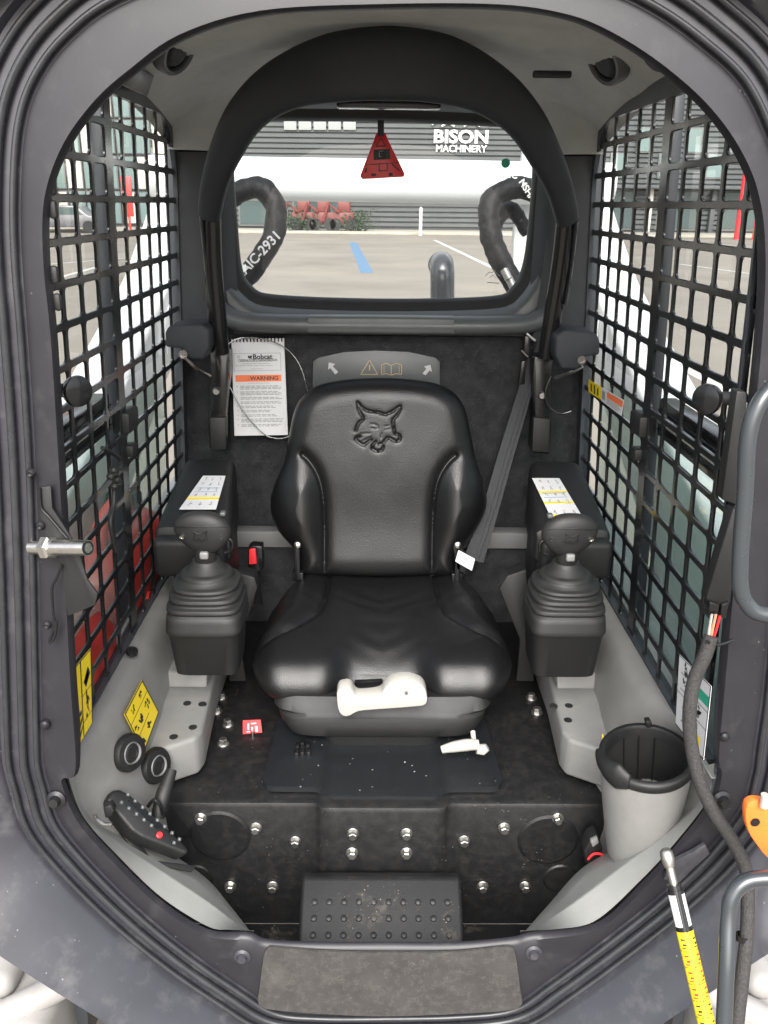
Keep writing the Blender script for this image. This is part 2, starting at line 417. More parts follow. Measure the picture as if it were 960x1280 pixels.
# shopfront glazing below, clerestory blinds above
for x0, x1 in ((-12.6, -9.2), (-9.0, -5.8), (-5.5, -2.4), (13.5, 16.8), (18.2, 21.0), (22.2, 25.0), (25.4, 28.4)):
    wn = part(bld, 'window', box2((x0, BY - .12, .25), (x1, BY + .01, 2.75), .02), 'siding_pale')
    part(bld, 'pane', box2((x0 + .12, BY - .16, .4), (x1 - .12, BY - .121, 2.6), 0), 'shopglass', sub=wn)
for k in range(5):
    a = bp(355 + k * 18.5, 150); b = bp(371 + k * 18.5, 163)
    wn = part(bld, 'clerestory_window', box2((a.x, BY - .22, b.z), (b.x, BY - .1, b.z + 1.1), .02), 'blind')
for k in range(5):
    a = bp(762 + k * 30, 200); z0 = 4.9 if k % 2 else 3.4
    wn = part(bld, 'window', box2((a.x, BY - .22, z0), (a.x + 1.1, BY - .1, z0 + 1.5), .02), 'siding_pale')
    part(bld, 'pane', box2((a.x + .1, BY - .25, z0 + .1), (a.x + 1.0, BY - .221, z0 + 1.4), 0), 'tealglass', sub=wn)
for i in range(7):   # glazed facade on the paler wing
    x0 = -21.0 + i * 1.12
    for j in range(4):
        wn = part(bld, 'window', box2((x0, BY + .02, .3 + j * 2.1), (x0 + 1.05, BY + .19, 2.3 + j * 2.1), .02), 'siding' if (i + j) % 5 == 0 else 'siding_pale')
        part(bld, 'pane', box2((x0 + .07, BY - .02, .37 + j * 2.1), (x0 + .98, BY + .019, 2.23 + j * 2.1), 0), 'tealglass' if (i * 3 + j) % 4 else 'cream', sub=wn)
for x in (-13.1, -2.0, 12.9, 17.6, 21.7):
    part(bld, 'post', box2((x - .15, BY - .5, 0), (x + .15, BY - .13, 2.85), .02), 'cream' if x in (17.6, -13.1) else 'siding')
part(bld, 'canopy', box2((-13, BY - 1.2, 2.78), (30, BY - .12, 2.98), .03), 'siding')
# lettering of the sign
a, b = bp(576, 172), bp(576, 186.5)
hh = lambda p0, p1: abs(bp(576, p0).z - bp(576, p1).z)
Mtx = lambda x, z: Matrix(((1, 0, 0, x), (0, 0, -1, BY - .2), (0, 1, 0, z), (0, 0, 0, 1)))
t1 = text(bld, 'BISON', Mtx(a.x, a.z), hh(163, 181) * 1.25, 'print_white', ext=.03, sx=1.18, off=.035)
t2 = text(bld, 'MACHINERY', Mtx(b.x, b.z), hh(181, 192) * 1.12, 'print_white', ext=.03, sx=1.0, off=.014)
for s in ((( 540,156),(548,150),(560,147),(575,150),(590,146),(606,150),(613,157)), ((552,158),(560,154),(568,158)), ((580,158),(590,153),(600,158))):
    part(bld, 'emblem_line', sweep([P(x, y, y=BY - .2) for x, y in s], .07, 6, smoothn=16), 'print_white')

# things parked before the building
def small_loader(x, rot, label, body='red_dull'):
    e = empty('parked_machine', (x, 54.5, .14), label, 'machine', 'machines parked by the showroom')
    part(e, 'body', join(box2((x - .7, 54.1, .5), (x + .7, 55.1, 1.2), .08), box2((x - .35, 54.2, 1.2), (x + .4, 55.0, 1.9), .06)), body)
    part(e, 'boom', sweep([(x - .3, 54.0, 1.2), (x - .9, 53.9, 1.7), (x - 1.2, 53.9, .7)], .10, 8), body)
    for dx in (-.45, .45):
        part(e, 'wheel', lathe([(.1, -.14), (.36, -.14), (.36, .14), (.1, .14)], 16, axis((x + dx, 53.98, .5), (0, 1, 0))), 'tyre')
    return e
xs = [bp(p, 270).x for p in (385, 408, 432)]
small_loader(xs[0] , 0, 'small red machine beside the post, first of three by the shopfront')
small_loader(xs[1], 0, 'small red machine in the middle of three by the shopfront')
small_loader(xs[2], 0, 'small red machine, last of three by the shopfront')
def car(x, y, label, mat='car_paint'):
    e = empty('parked_car', (x, y, 0), label, 'car')
    prof = [(-2.1, .3), (-2.1, .8), (-1.2, .95), (-.7, 1.45), (.7, 1.45), (1.3, .95), (2.1, .85), (2.1, .3)]
    part(e, 'body', extr([Vector((x + a, y - .85, z)) for a, z in prof], (0, 1.7, 0), .08), mat)
    part(e, 'windshield', extr([Vector((x + a, y - .87, z)) for a, z in ((-1.0, .98), (-.62, 1.36), (.62, 1.36), (1.05, .98))], (0, .02, 0)), 'shopglass')
    for dx in (-1.3, 1.3): part(e, 'wheel', lathe([(.15, -.1), (.33, -.1), (.33, .1), (.15, .1)], 18, axis((x + dx, y - .82, .33), (0, 1, 0))), 'tyre')
car(-17.4, 50.5, 'dark parked car seen through the grille beyond the lift arm')
car(-22.3, 51.0, 'white parked car seen through the grille before the tan wall', 'white_paint')
rp = bp(924, 255)
for px, hgt, lab in ((925, 3.4, 'tall red post before the showroom window'), (948, 2.6, 'short red post beside the door pillar')):
    q = P(px, 268, y=50.0)
    o = mk('red_post', lathe([(.16, 0), (.16, hgt), (.0, hgt + .1)], 12, Matrix.Translation((q.x, 50, 0))), 'red_plastic'); tag(o, lab, 'post')
q = P(162, 275, y=50.0); o = mk('red_sign', join(box2((q.x - .28, 49.9, .9), (q.x + .28, 50, 3.0), .02), box2((q.x - .06, 49.95, 0), (q.x + .06, 50.05, 1.), .01)), 'red_tank'); tag(o, 'narrow red sign on a post left of the lift arm', 'sign')
q = P(526, 270, y=51.0); o = mk('bollard', lathe([(.10, 0), (.10, 1.5), (.0, 1.58)], 12, Matrix.Translation((q.x, 51, 0))), 'white_paint'); tag(o, 'slim white bollard on the kerb behind the exhaust', 'bollard')
for px, lab in ((372, 'low green bush left of the red machines'), (447, 'low green bush right of the red machines')):
    q = P(px, 275, y=54.0); V = []; Fc = []
    for i in range(260):
        c = Vector((q.x + random.gauss(0, .45), 54 + random.gauss(0, .3), .14 + abs(random.gauss(.5, .35)))); a = Vector((random.gauss(0, 1), random.gauss(0, 1), random.gauss(0, 1))).normalized() * .12; bb = a.orthogonal().normalized() * .07
        k = len(V); V += [c - a, c + bb, c + a, c - bb]; Fc.append((k, k + 1, k + 2, k + 3))
    e = empty('bush', (q.x, 54, .14), lab, 'bush'); part(e, 'foliage', (V, Fc), 'bush', smooth=False); part(e, 'stem', lathe([(.05, .14), (.03, .7)], 8, Matrix.Translation((q.x, 54, 0))), 'tyre')

# ------------------------------------------------------------------ loader: cab shell
SEATX = 0.0
cab = empty('loader_cab', (0, 1.4, .45), 'dark grey loader cab with open front doorway, side grilles and rear window', 'cab')
def W(z): return .42 + .045 * (1.7 - z)           # half width of the cab at height z
DO, DN = (0, .93, .70), (0, 1, -.05)              # door plane
def dp(px, py, dy=0.0):
    p = PL(px, py, DO, DN); return Vector((p.x, p.y + dy, p.z))
# (inner edge of the jamb, inner line of the door seal, outer edge of the body) round the doorway, from the sill centre clockwise
RING = [((485, 1184), (487, 1268), (487, 1440)), ((400, 1184), (400, 1268), (395, 1430)), ((335, 1181), (345, 1262), (300, 1400)), ((310, 1172), (300, 1235), (205, 1328)),
        ((258, 1168), (238, 1192), (135, 1281)), ((200, 1132), (176, 1141), (60, 1234)), ((145, 1080), (118, 1084), (0, 1195)), ((99, 1028), (74, 1030), (-80, 1140)),
        ((80, 985), (60, 985), (-160, 1060)), ((80, 974), (54, 962), (-190, 1000)), ((97, 962), (52, 940), (-200, 940)), ((90, 850), (50, 850), (-200, 850)), ((82, 700), (47, 700), (-200, 700)), ((74, 560), (42, 560), (-200, 560)),
        ((65, 420), (33, 420), (-200, 420)), ((56, 330), (26, 330), (-200, 330)), ((57, 250), (24, 250), (-200, 230)), ((80, 185), (30, 160), (-190, 80)), ((120, 130), (50, 100), (-150, -60)),
        ((165, 90), (88, 50), (-90, -150)), ((230, 45), (150, 5), (10, -230)), ((330, 16), (270, -35), (200, -280)), ((480, 8), (480, -45), (480, -300)), ((620, 8), (660, -38), (700, -280)), ((700, 18), (760, -10), (850, -240)),
        ((755, 38), (822, 20), (960, -170)), ((820, 78), (875, 58), (1040, -90)), ((882, 132), (925, 105), (1110, 20)), ((925, 190), (958, 170), (1150, 120)), ((948, 250), (982, 240), (1160, 230)), ((955, 330), (992, 330), (1160, 330)),
        ((948, 450), (990, 450), (1160, 450)), ((931, 600), (976, 600), (1160, 600)), ((916, 720), (966, 720), (1160, 720)), ((904, 850), (956, 850), (1160, 850)), ((896, 945), (944, 940), (1150, 940)), ((900, 968), (940, 968), (1140, 1000)), ((889, 1008), (925, 1014), (1090, 1080)),
        ((850, 1060), (880, 1070), (1030, 1150)), ((806, 1108), (825, 1122), (956, 1195)), ((748, 1160), (752, 1180), (894, 1237)), ((665, 1172), (684, 1230), (815, 1290)), ((640, 1178), (640, 1258), (690, 1390)), ((570, 1184), (572, 1266), (580, 1430))]
NR = 260
def corr(k):      # keep the three rings in step: resample every ring with the same parameter
    pts = [np.array(r[k], float) for r in RING]; m = len(pts); out = []
    for i in range(NR):
        f = i / NR * m; j = int(f); t = f - j
        p0, p1, p2, p3 = pts[j - 1], pts[j], pts[(j + 1) % m], pts[(j + 2) % m]
        out.append(0.5 * ((2 * p1) + (-p0 + p2) * t + (2 * p0 - 5 * p1 + 4 * p2 - p3) * t * t + (-p0 + 3 * p1 - 3 * p2 + p3) * t ** 3))
    return out
CI, CS, CB = corr(0), corr(1), corr(2)
I3 = [dp(*q) for q in CI]; S3 = [dp(*q) for q in CS]
def brow(q):      # the body skin leans out below the seal
    p = dp(*q); return p + (CAM - p) * (.075 * min(1, max(0, (q[1] - 900) / 280)))
B3 = [brow(q) for q in CB]
cen = Vector((0, 0, 1.25))
def outn(ring, i):
    a, b = ring[i - 1], ring[(i + 1) % NR]; t = Vector((b.x - a.x, 0, b.z - a.z)).normalized(); n = Vector((t.z, 0, -t.x))
    c = Vector((ring[i].x, 0, ring[i].z)) - cen
    return n if n.dot(Vector((c.x, 0, c.z))) > 0 else -n
SN = [outn(S3, i) for i in range(NR)]
for _ in range(6): SN = [(SN[i - 1] + SN[i] * 2 + SN[(i + 1) % NR]).normalized() for i in range(NR)]
def So(t, dy): return [S3[i] + SN[i] * t + Vector((0, dy, 0)) for i in range(NR)]
off = lambda ring, dy: [p + Vector((0, dy, 0)) for p in ring]
# inner lining of the opening
JD = [  .010 + .008 * min(1, max(0, (955 - CI[i][1]) / 40)) for i in range(NR)]
jl = [[p + Vector((0, JD[i], 0)) for i, p in enumerate(I3)], [p + Vector((0, .006, 0)) for p in I3], [p.lerp(S3[i], .06) for i, p in enumerate(I3)], [p.lerp(S3[i], .5) + Vector((0, .001, 0)) for i, p in enumerate(I3)], [p + Vector((0, .004, 0)) for p in S3]]
part(cab, 'door_jamb', gridf(jl, True), 'jamb_paint', angle=50)
fr = [So(0, .004), So(.055, .004), So(.060, -.004), [S3[i].lerp(B3[i], .35) + SN[i] * .035 + Vector((0, -.010, 0)) for i in range(NR)],
      [S3[i].lerp(B3[i], .7) + SN[i] * .02 + Vector((0, -.006, 0)) for i in range(NR)], off(B3, .0), off(B3, .012), off(B3, .03)]
part(cab, 'front_frame', gridf(fr, True), 'frame_paint', angle=50)
for t, rr in ((.006, .0042), (.024, .0055), (.044, .0042)):
    part(cab, 'seal_lip', sweep(So(t, -.002), (rr * .9, rr), 10, True, up=(0, -1, 0)), 'seal_rubber', angle=80)

# inner side walls: everything round the grille opening
YR, YF, ZB, ZT = 1.815, .955, .962, 1.862
for s in (-1, 1):
    def wp(y, z, o=0.0): return Vector((s * (W(z) + o), y, z))
    rows = []
    # rear strip, top rail and lower wall as thin solids
    def slab(y0, y1, z0, z1, t=.02, o=0.0):
        q = [wp(y0, z0, o), wp(y1, z0, o), wp(y1, z1, o), wp(y0, z1, o)]
        return extr(q, (s * t, 0, 0), .003)
    part(cab, 'side_wall', join(slab(YR + .001, 1.90, .5, 1.95), slab(1.0, YR, ZT + .001, 1.97), slab(1.0, YR, .40, ZB - .001)), 'inner_paint', smooth=True)
    # perforated plate
    barsY = [1.81, 1.738, 1.665, 1.592, 1.518, 1.445, (1.384, 1.352), 1.285, 1.210, 1.135, 1.060, 1.002]
    edges = []
    for b in barsY: edges.append(b if isinstance(b, tuple) else (b + .0038, b - .0038))
    V, Fc = [], []
    dz = .0530; nrows = 17
    for c in range(len(edges) - 1):
        yh, yl = edges[c][1], edges[c + 1][0]            # hole limits in Y
        cy1 = (edges[c][0] + edges[c][1]) / 2 + (.03 if c == 0 else 0); cy0 = (edges[c + 1][0] + edges[c + 1][1]) / 2
        for r in range(nrows):
            z1 = ZT - r * dz; z0 = z1 - dz
            h1, h0 = z1 - .0040, z0 + .0040
            rad = .0085; n = 5; hole = []; outer = []
            for (ccy, ccz, a0, oy, oz) in ((yh - rad, h1 - rad, 0, cy1, z1), (yl + rad, h1 - rad, 90, cy0, z1), (yl + rad, h0 + rad, 180, cy0, z0), (yh - rad, h0 + rad, 270, cy1, z0)):
                for k in range(n):
                    a = R(a0 + 90 * k / (n - 1)); hole.append((ccy + rad * math.cos(a), ccz + rad * math.sin(a)))
                    # matching point on the cell outline
                    outer.append((oy, oz) if 0 < k < n - 1 else ((oy, ccz + rad * math.sin(a)) if abs(math.cos(a)) > .5 else (ccy + rad * math.cos(a), oz)))
            m = len(hole); b = len(V); T = .004; ch = .0012
            cyc, czc = (yh + yl) / 2, (h1 + h0) / 2
            def shr(p, e): return (p[0] + (e if p[0] < cyc else -e), p[1] + (e if p[1] < czc else -e))
            V += [wp(y, z, 0) for y, z in outer] + [wp(y, z, 0) for y, z in hole] + [wp(*shr(h, ch), ch) for h in hole] + [wp(*shr(h, ch), T) for h in hole] + [wp(y, z, T) for y, z in outer]
            for k in range(m):
                j = (k + 1) % m
                for l in range(4): Fc.append((b + l * m + k, b + l * m + j, b + (l + 1) * m + j, b + (l + 1) * m + k))
    part(cab, 'grille', (V, Fc), 'mesh_paint', angle=28)
    # dark border of the grille with its rounded rear corner
    inn, out_b = [], []
    for cy, cz, r_, a0 in ((1.800, 1.850, .13, 0), (1.012, 1.850, .05, 90), (1.012, .968, .02, 180), (1.800, .968, .02, 270)):
        sy = -1 if cy > 1.4 else 1; sz = -1 if cz > 1.4 else 1
        for k in range(9):
            a = R(a0 + 90 * k / 8); inn.append((cy + sy * r_ + r_ * math.cos(a), cz + sz * r_ + r_ * math.sin(a)))
            out_b.append((cy - sy * .03 if cy > 1.4 else cy - .006, cz - sz * .05 if cz > 1.4 else cz - .004))
    part(cab, 'grille_border', gridf([[wp(y, z, .004) for y, z in inn], [wp(y, z, -.0045) for y, z in inn], [wp(y, z, -.0045) for y, z in out_b]], True), 'inner_paint', angle=40)
    # windows outside the grille: fixed upper and greenish lower pane, sliding rail, post
    oo = .045
    def wq(y0, y1, z0, z1, o): return [wp(y0, z0, o), wp(y1, z0, o), wp(y1, z1, o), wp(y0, z1, o)]
    part(cab, 'window_pane', (wq(1.005, 1.84, 1.39, 1.90, oo), [(0, 1, 2, 3)]), 'clear_glass', smooth=False)
    part(cab, 'window_pane', (wq(1.005, 1.84, .90, 1.352, oo + .004), [(0, 1, 2, 3)]), 'green_glass', smooth=False)
    part(cab, 'window_rail', join(extr(wq(1.005, 1.385, 1.335, 1.40, .026), (s * .03, 0, 0), .004), extr(wq(1.005, 1.385, 1.347, 1.349, .0235), (s * .003, 0, 0), 0), extr(wq(1.005, 1.385, 1.380, 1.382, .0235), (s * .003, 0, 0), 0)), 'black_gloss', angle=30)
    part(cab, 'rail_strip', join(extr(wq(1.01, 1.38, 1.3605, 1.3635, .0225), (s * .003, 0, 0), .0005), extr(wq(1.01, 1.38, 1.3700, 1.3725, .0225), (s * .003, 0, 0), .0005)), 'white_plastic')
    part(cab, 'window_post', extr(wq(1.425, 1.447, .93, 1.88, .024), (s * .02, 0, 0), .003), 'inner_paint')
    part(cab, 'window_latch', join(extr(wq(1.36, 1.42, 1.335, 1.372, -.012), (s * .03, 0, 0), .005), extr(wq(1.375, 1.405, 1.29, 1.312, -.012), (s * .02, 0, 0), .005)), 'black_plastic')
    # round grommet where the wall meets the sill
    part(cab, 'jamb_screw', lathe([(.0, .004), (.004, .003), (.0065, 0), (.0065, -.006)], 14, axis(dp(57 if s < 0 else 905, 905 if s < 0 else 920, -.004), (0, -1, 0))), 'dark_bolt')
    part(cab, 'hinge_bolt', join(lathe([(.0, .010), (.006, .010), (.008, .002), (.013, 0), (.013, -.006)], 16, axis(dp(71 if s < 0 else 902, 998, -.004), (0, -1, .2)))), 'dark_bolt')

# headliner: domed, dropping at the rear corners
def liner_z(x, y):
    v = (y - .94) / .91; au = min(1, abs(x / .43))
    return 1.955 - .085 * au ** 4 - .045 * v ** 3 - .030 * max(0, v - .55) ** 2 / .2 * (au ** 5) - .012 * math.exp(-((v - .62) / .05) ** 2) * (1 - au ** 6)
rows = [[Vector((-.43 + .86 * j / 60, .94 + .91 * i / 39, liner_z(-.43 + .86 * j / 60, .94 + .91 * i / 39))) for j in range(61)] for i in range(40)]
part(cab, 'headliner', gridf(rows), 'headliner')
# rear corner posts of the liner
for s in (-1, 1):
    c = [(s * .30, 1.86), (s * .33, 1.815), (s * .375, 1.785), (s * .425, 1.77)]
    rw = []
    for k in range(10):
        z = 1.795 + .13 * k / 9; g = .075 * (k / 9) ** 2.5
        rw.append([Vector((x * (1 - .6 * g), y - g, z)) for x, y in cr(c, 14)])
    part(cab, 'liner_corner', gridf(rw), 'headliner')
    rw = []
    for z in (1.41, 1.60, 1.793):
        rw.append([Vector((x, y + .004, z)) for x, y in cr([(s * .315, 1.86), (s * .345, 1.822), (s * .39, 1.806), (s * W(z) - s * .002, 1.802)], 14)])
    part(cab, 'corner_post', gridf(rw), 'inner_paint')
# speakers in the liner
def on_liner(px, py):
    y = .99
    while y < 1.84:
        p = P(px, py, y=y)
        if p.z > liner_z(p.x, p.y): break
        y += .004
    e = .004; n = Vector((liner_z(p.x + e, p.y) - liner_z(p.x - e, p.y), liner_z(p.x, p.y + e) - liner_z(p.x, p.y - e), -2 * e)).normalized()
    return p, n
for px, py, r, tl in ((221, 64, .036, -1.0), (757, 77, .036, 1.0), (822, 62, .030, .7)):
    p, n = on_liner(px, py); n = (n + Vector((-tl, -.35, 0))).normalized(); p = p + n * .003
    sp = part(cab, 'speaker', lathe([(r * 1.10, -.016), (r * 1.05, .0), (r * .96, .004), (r * .80, .003), (r * .76, -.003), (r * .70, .001)], 32, axis(p, n), caps=(False, False)), 'dark_trim')
    part(cab, 'speaker_cone', lathe([(r * .74, -.002), (r * .5, .002), (r * .3, .001), (0, .002)], 28, axis(p, n), caps=(False, False)), 'black_plastic', sub=sp)
v0 = P(168, 97, x=-.385)
part(cab, 'liner_vent', rbox((.012, .16, .035), .004, M=axis(v0, (.45, 0, 1))), 'inner_paint')
v1 = P(690, 93, y=1.45)
part(cab, 'liner_vent', rbox((.06, .012, .010), .003, c=v1), 'black_plastic')
v2 = P(486, 128, y=1.70)
part(cab, 'roof_lamp', rbox((.19, .03, .022), .004, c=v2), 'black_gloss')

# rear wall: carpet below, window with moulded surround above
WY = 1.84
G = [(318, 150), (400, 149), (480, 150), (560, 153), (640, 158), (661, 172), (668, 200), (664, 270), (656, 330), (641, 361), (612, 373), (480, 376), (345, 371), (314, 360), (300, 335), (294, 275), (290, 205), (298, 163)]
GN = 160
g2 = cr(G, GN, True); cg = np.array([478, 263.])
def ring_at(exp, y, ring=g2):
    out = []
    for i in range(GN):
        a, b = ring[i - 1], ring[(i + 1) % GN]; t = (b - a) / np.linalg.norm(b - a); n = np.array([t[1], -t[0]])
        if n.dot(ring[i] - cg) < 0: n = -n
        q = ring[i] + n * exp; out.append(P(q[0], q[1], y=y))
    return out
RG = ring_at(0, 1.90); 
def to_rect(i):
    p = RG[i]; c = Vector((0.0, 0, 1.69)); d = Vector((p.x - c.x, 0, p.z - c.z)); ks = []
    if abs(d.x) > 1e-6: ks.append(.425 / abs(d.x))
    if d.z > 0: ks.append((1.93 - c.z) / d.z)
    if d.z < 0: ks.append((1.425 - c.z) / d.z)
    k = min(ks); return Vector((c.x + d.x * k, WY + .01, c.z + d.z * k))
sur = [ring_at(1, 1.905), ring_at(9, 1.893), ring_at(13, 1.872), ring_at(20, 1.846), ring_at(27, 1.836)]
sur2 = [sur[-1][i].lerp(to_rect(i), .45) + Vector((0, .006, 0)) for i in range(GN)]; sur3 = [to_rect(i) for i in range(GN)]
part(cab, 'window_surround', gridf([sur[2], sur[3], sur[4], sur2, sur3], True), 'dark_trim', angle=60)
part(cab, 'window_seal', gridf([ring_at(-3, 1.915), ring_at(-2, 1.900), ring_at(3, 1.888), ring_at(8, 1.884), ring_at(13.5, 1.876)], True), 'black_rubber', angle=60)
part(cab, 'rear_window', ([p for p in ring_at(0, 1.910)], [tuple(range(GN))]), 'clear_glass', smooth=False)
# ledge under the window
lg = [P(283, 402, y=1.80), P(386, 405, y=1.80), P(567, 408, y=1.80), P(676, 405, y=1.80)]
zl = (lg[1].z)
part(cab, 'window_ledge', sweep([(-.36, 1.845, zl + .035), (-.33, 1.822, zl + .012), (-.27, 1.812, zl), (0, 1.81, zl - .002), (.27, 1.812, zl), (.33, 1.822, zl + .012), (.36, 1.845, zl + .035)], (.028, .020), 14, up=(0, 0, 1), smoothn=50), 'dark_trim', angle=70)
part(cab, 'ledge_cover', rbox((.315, .045, .036), .007, 3, c=(lg[1].x * .5 + lg[2].x * .5, 1.806, zl)), 'dark_trim')
part(cab, 'carpet', box2((-.45, WY + .002, .60), (.45, WY + .03, 1.432), .004), 'carpet')
# horizontal bar low on the rear wall and dark lower wall
b0, b1 = P(230, 662, y=1.80), P(230, 682, y=1.80)
part(cab, 'rear_bar', box2((-.36, 1.79, b1.z), (.36, 1.832, b0.z), .004), 'grey_bar')
part(cab, 'lower_wall', box2((-.45, 1.80, .60), (.45, 1.838, b1.z - .002), .004), 'carpet')
# plaque with pictograms on the carpet above the seat
pq = [(391, 470), (391, 452), (398, 447), (430, 440), (470, 438), (512, 440), (544, 447), (550, 452), (550, 490), (391, 490)]
plq = part(cab, 'plaque', pxplate(pq, WY - .006, .007, .001), 'dark_trim', label='dark plaque with warning triangle, open book and arrows')
def pxpoly(pts, Y): return [P(a, b, y=Y) for a, b in pts]
def pxprint(parts, Y, mat, sub):
    V, Fc = [], []
    for pts in parts:
        k = len(V); V += pxpoly(pts, Y); Fc.append(tuple(range(k, len(V))))
    o = part(cab, 'print', (V, Fc), mat, smooth=False, sub=sub); o['kind'] = 'stuff'; return o
def pline(pts, wd=.9):
    out = []
    for (x0, y0), (x1, y1) in zip(pts, pts[1:]):
        l = math.hypot(x1 - x0, y1 - y0) or 1; nx, ny = -(y1 - y0) / l * wd / 2, (x1 - x0) / l * wd / 2
        out.append([(x0 - nx, y0 - ny), (x1 - nx, y1 - ny), (x1 + nx, y1 + ny), (x0 + nx, y0 + ny)])
    return out
pxprint(pline([(462, 450), (472, 468), (451, 468), (462, 450)]) + pline([(462, 456), (462, 463)], 1.4), WY - .0068, 'print_gold', plq)
pxprint(pline([(477, 456), (483, 454), (489, 457), (495, 454), (502, 456), (502, 468), (495, 467), (489, 469), (483, 467), (477, 468), (477, 456)]) + pline([(489, 457), (489, 468)]) + pline([(480, 458), (480, 466)], .6) + pline([(499, 458), (499, 466)], .6), WY - .0068, 'print_gold', plq)
pxprint([[(411, 453), (419, 455), (416, 458), (423, 465), (419, 468), (413, 460), (410, 462)], [(538, 456), (530, 458), (533, 461), (528, 467), (532, 469), (537, 463), (540, 465)]], WY - .0068, 'print_pale', plq)

# ------------------------------------------------------------------ lower cab: platform, floor, panels
PZ = P(475, 1004, y=1.15).z
FZ = .50
pl = empty('seat_platform', (0, 1.4, FZ), 'black steel seat platform with silver bolts across its front face', 'platform')
cx0, cx1 = P(352 * 1.08, 1004, y=1.15).x, P(560, 1004, y=1.15).x
def platform():
    yf, yc = 1.150, 1.138
    xs = [(-.375, yf), (-.115, yf), (-.10, yc), (.10, yc), (.115, yf), (.375, yf)]
    prof = [(0, FZ), (0, PZ - .010), (.003, PZ - .003), (.010, PZ), (.70, PZ)]
    dense = []
    for (a, ya), (b, yb) in zip(xs, xs[1:]):
        n = max(2, int(abs(b - a) / .02))
        for k in range(n): dense.append((a + (b - a) * k / n, ya + (yb - ya) * k / n))
    dense.append(xs[-1])
    return gridf([[Vector((x, y + dy, z)) for x, y in dense] for dy, z in prof])
part(pl, 'platform_body', platform(), 'platform', angle=40)
nut = None
def bolt(root, p, nrm, r=.0105, mat='zinc', sub=None, h=.012):
    g1 = lathe([(r, 0), (r, .002), (r * .92, .003)], 20, axis(p, nrm)); M = axis(p, nrm) @ Matrix.Rotation(random.random(), 4, 'Z')
    hexr = [[Vector((r * .72 * math.cos(k * math.pi / 3), r * .72 * math.sin(k * math.pi / 3), z)) for k in range(6)] for z in (.0025, h * .9)]
    hexr.append([Vector((r * .55 * math.cos(k * math.pi / 3), r * .55 * math.sin(k * math.pi / 3), h)) for k in range(6)])
    V, Fc = gridf(hexr, True); Fc.append(tuple(12 + k for k in range(6)))
    return part(root, 'bolt', join(g1, ([M @ v for v in V], Fc)), mat, sub=sub, angle=25)
for x, y in ((251, 1022), (320, 1034), (369, 1051), (441, 1041), (440, 1065), (508, 1041), (508, 1065), (580, 1050), (630, 1034), (697, 1022), (288, 1107), (341, 1107), (603, 1107), (656, 1107)):
    yy = 1.137 if 395 < x < 560 else 1.149
    bolt(pl, P(x, y, y=yy), (0, -1, 0))
for x, y in ((271, 890), (277, 872), (285, 906), (279, 930), (664, 873), (671, 891)):
    bolt(pl, P(x, y, z=PZ), (0, 0, 1), .0115)
for x, y, rr in ((275, 1045, .052), (685, 1050, .052), (244, 1098, .03), (700, 1098, .03)):
    part(pl, 'blank_cover', lathe([(0, .0022), (rr * .9, .0022), (rr, 0)], 36, axis(P(x, y, y=1.149), (0, -1, 0))), 'platform', angle=20)
part(pl, 'gusset', extr([P(x, y, y=1.148) for x, y in ((213, 1008), (262, 1070), (270, 1080), (230, 1075), (213, 1060))], (0, .002, 0), 0), 'platform')
# tray plate in front of the seat: raised centre channel
def tray():
    rows = []
    A = [P(x, y, z=PZ + .006) for x, y in ((328, 978), (347, 900))]; Bq = [P(x, y, z=PZ + .006) for x, y in ((622, 978), (606, 900))]
    for k in range(24):
        v = k / 23; y = 1.172 + v * .20
        row = []
        for j in range(49):
            u = -1 + 2 * j / 48; hw = .197 + .008 * (1 - v)
            x = SEATX + u * hw
            inside = 1 / (1 + math.exp((abs(x) - .100) / .004))
            yy = y - .012 * inside * (1 - v)
            q_ = max(0, (abs(u) - .9) / .1); cr_ = .020 * (1 - math.sqrt(max(0, 1 - q_ * q_))) * (1 - v)
            z = PZ + .006 + .010 * (1 - inside)
            row.append(Vector((x, yy + cr_, z)))
        rows.append(row)
    rows = [[p + Vector((0, .001, -.012)) for p in rows[0]]] + rows
    return gridf(rows)
tr = mk('seat_tray', tray(), 'tray', angle=40); tag(tr, 'dark plastic tray plate under the front of the seat', 'tray')
# drain clip and crumbs on the tray
part(pl, 'cable_clip', join(*[rbox((.008, .014, .012), .002, c=P(x, y, z=PZ + .018)) for x, y in ((372, 934), (378, 930), (385, 933), (378, 941), (371, 942), (386, 941))]), 'black_gloss')
# red tag on the platform
tg = empty('red_tag', P(316, 912, z=PZ), 'small red square warning tag standing on the platform beside bolts', 'tag')
c = P(316, 908, z=PZ + .012)
q = [P(304, 900, y=c.y), P(326, 899, y=c.y), P(328, 915, y=c.y - .008), P(304, 917, y=c.y - .008)]
sticker(tg, 'tag_plate', q, 'red_plastic', {'print_pale': [rect(.25, .25, .35, .7), rect(.45, .2, .75, .3), rect(.45, .5, .55, .8), rect(.65, .45, .8, .8), rect(.2, .8, .8, .88)]}, th=.004)
part(tg, 'tag_pin', lathe([(.005, .012), (.002, 0)], 10, Matrix.Translation(P(316, 920, z=PZ))), 'steel')
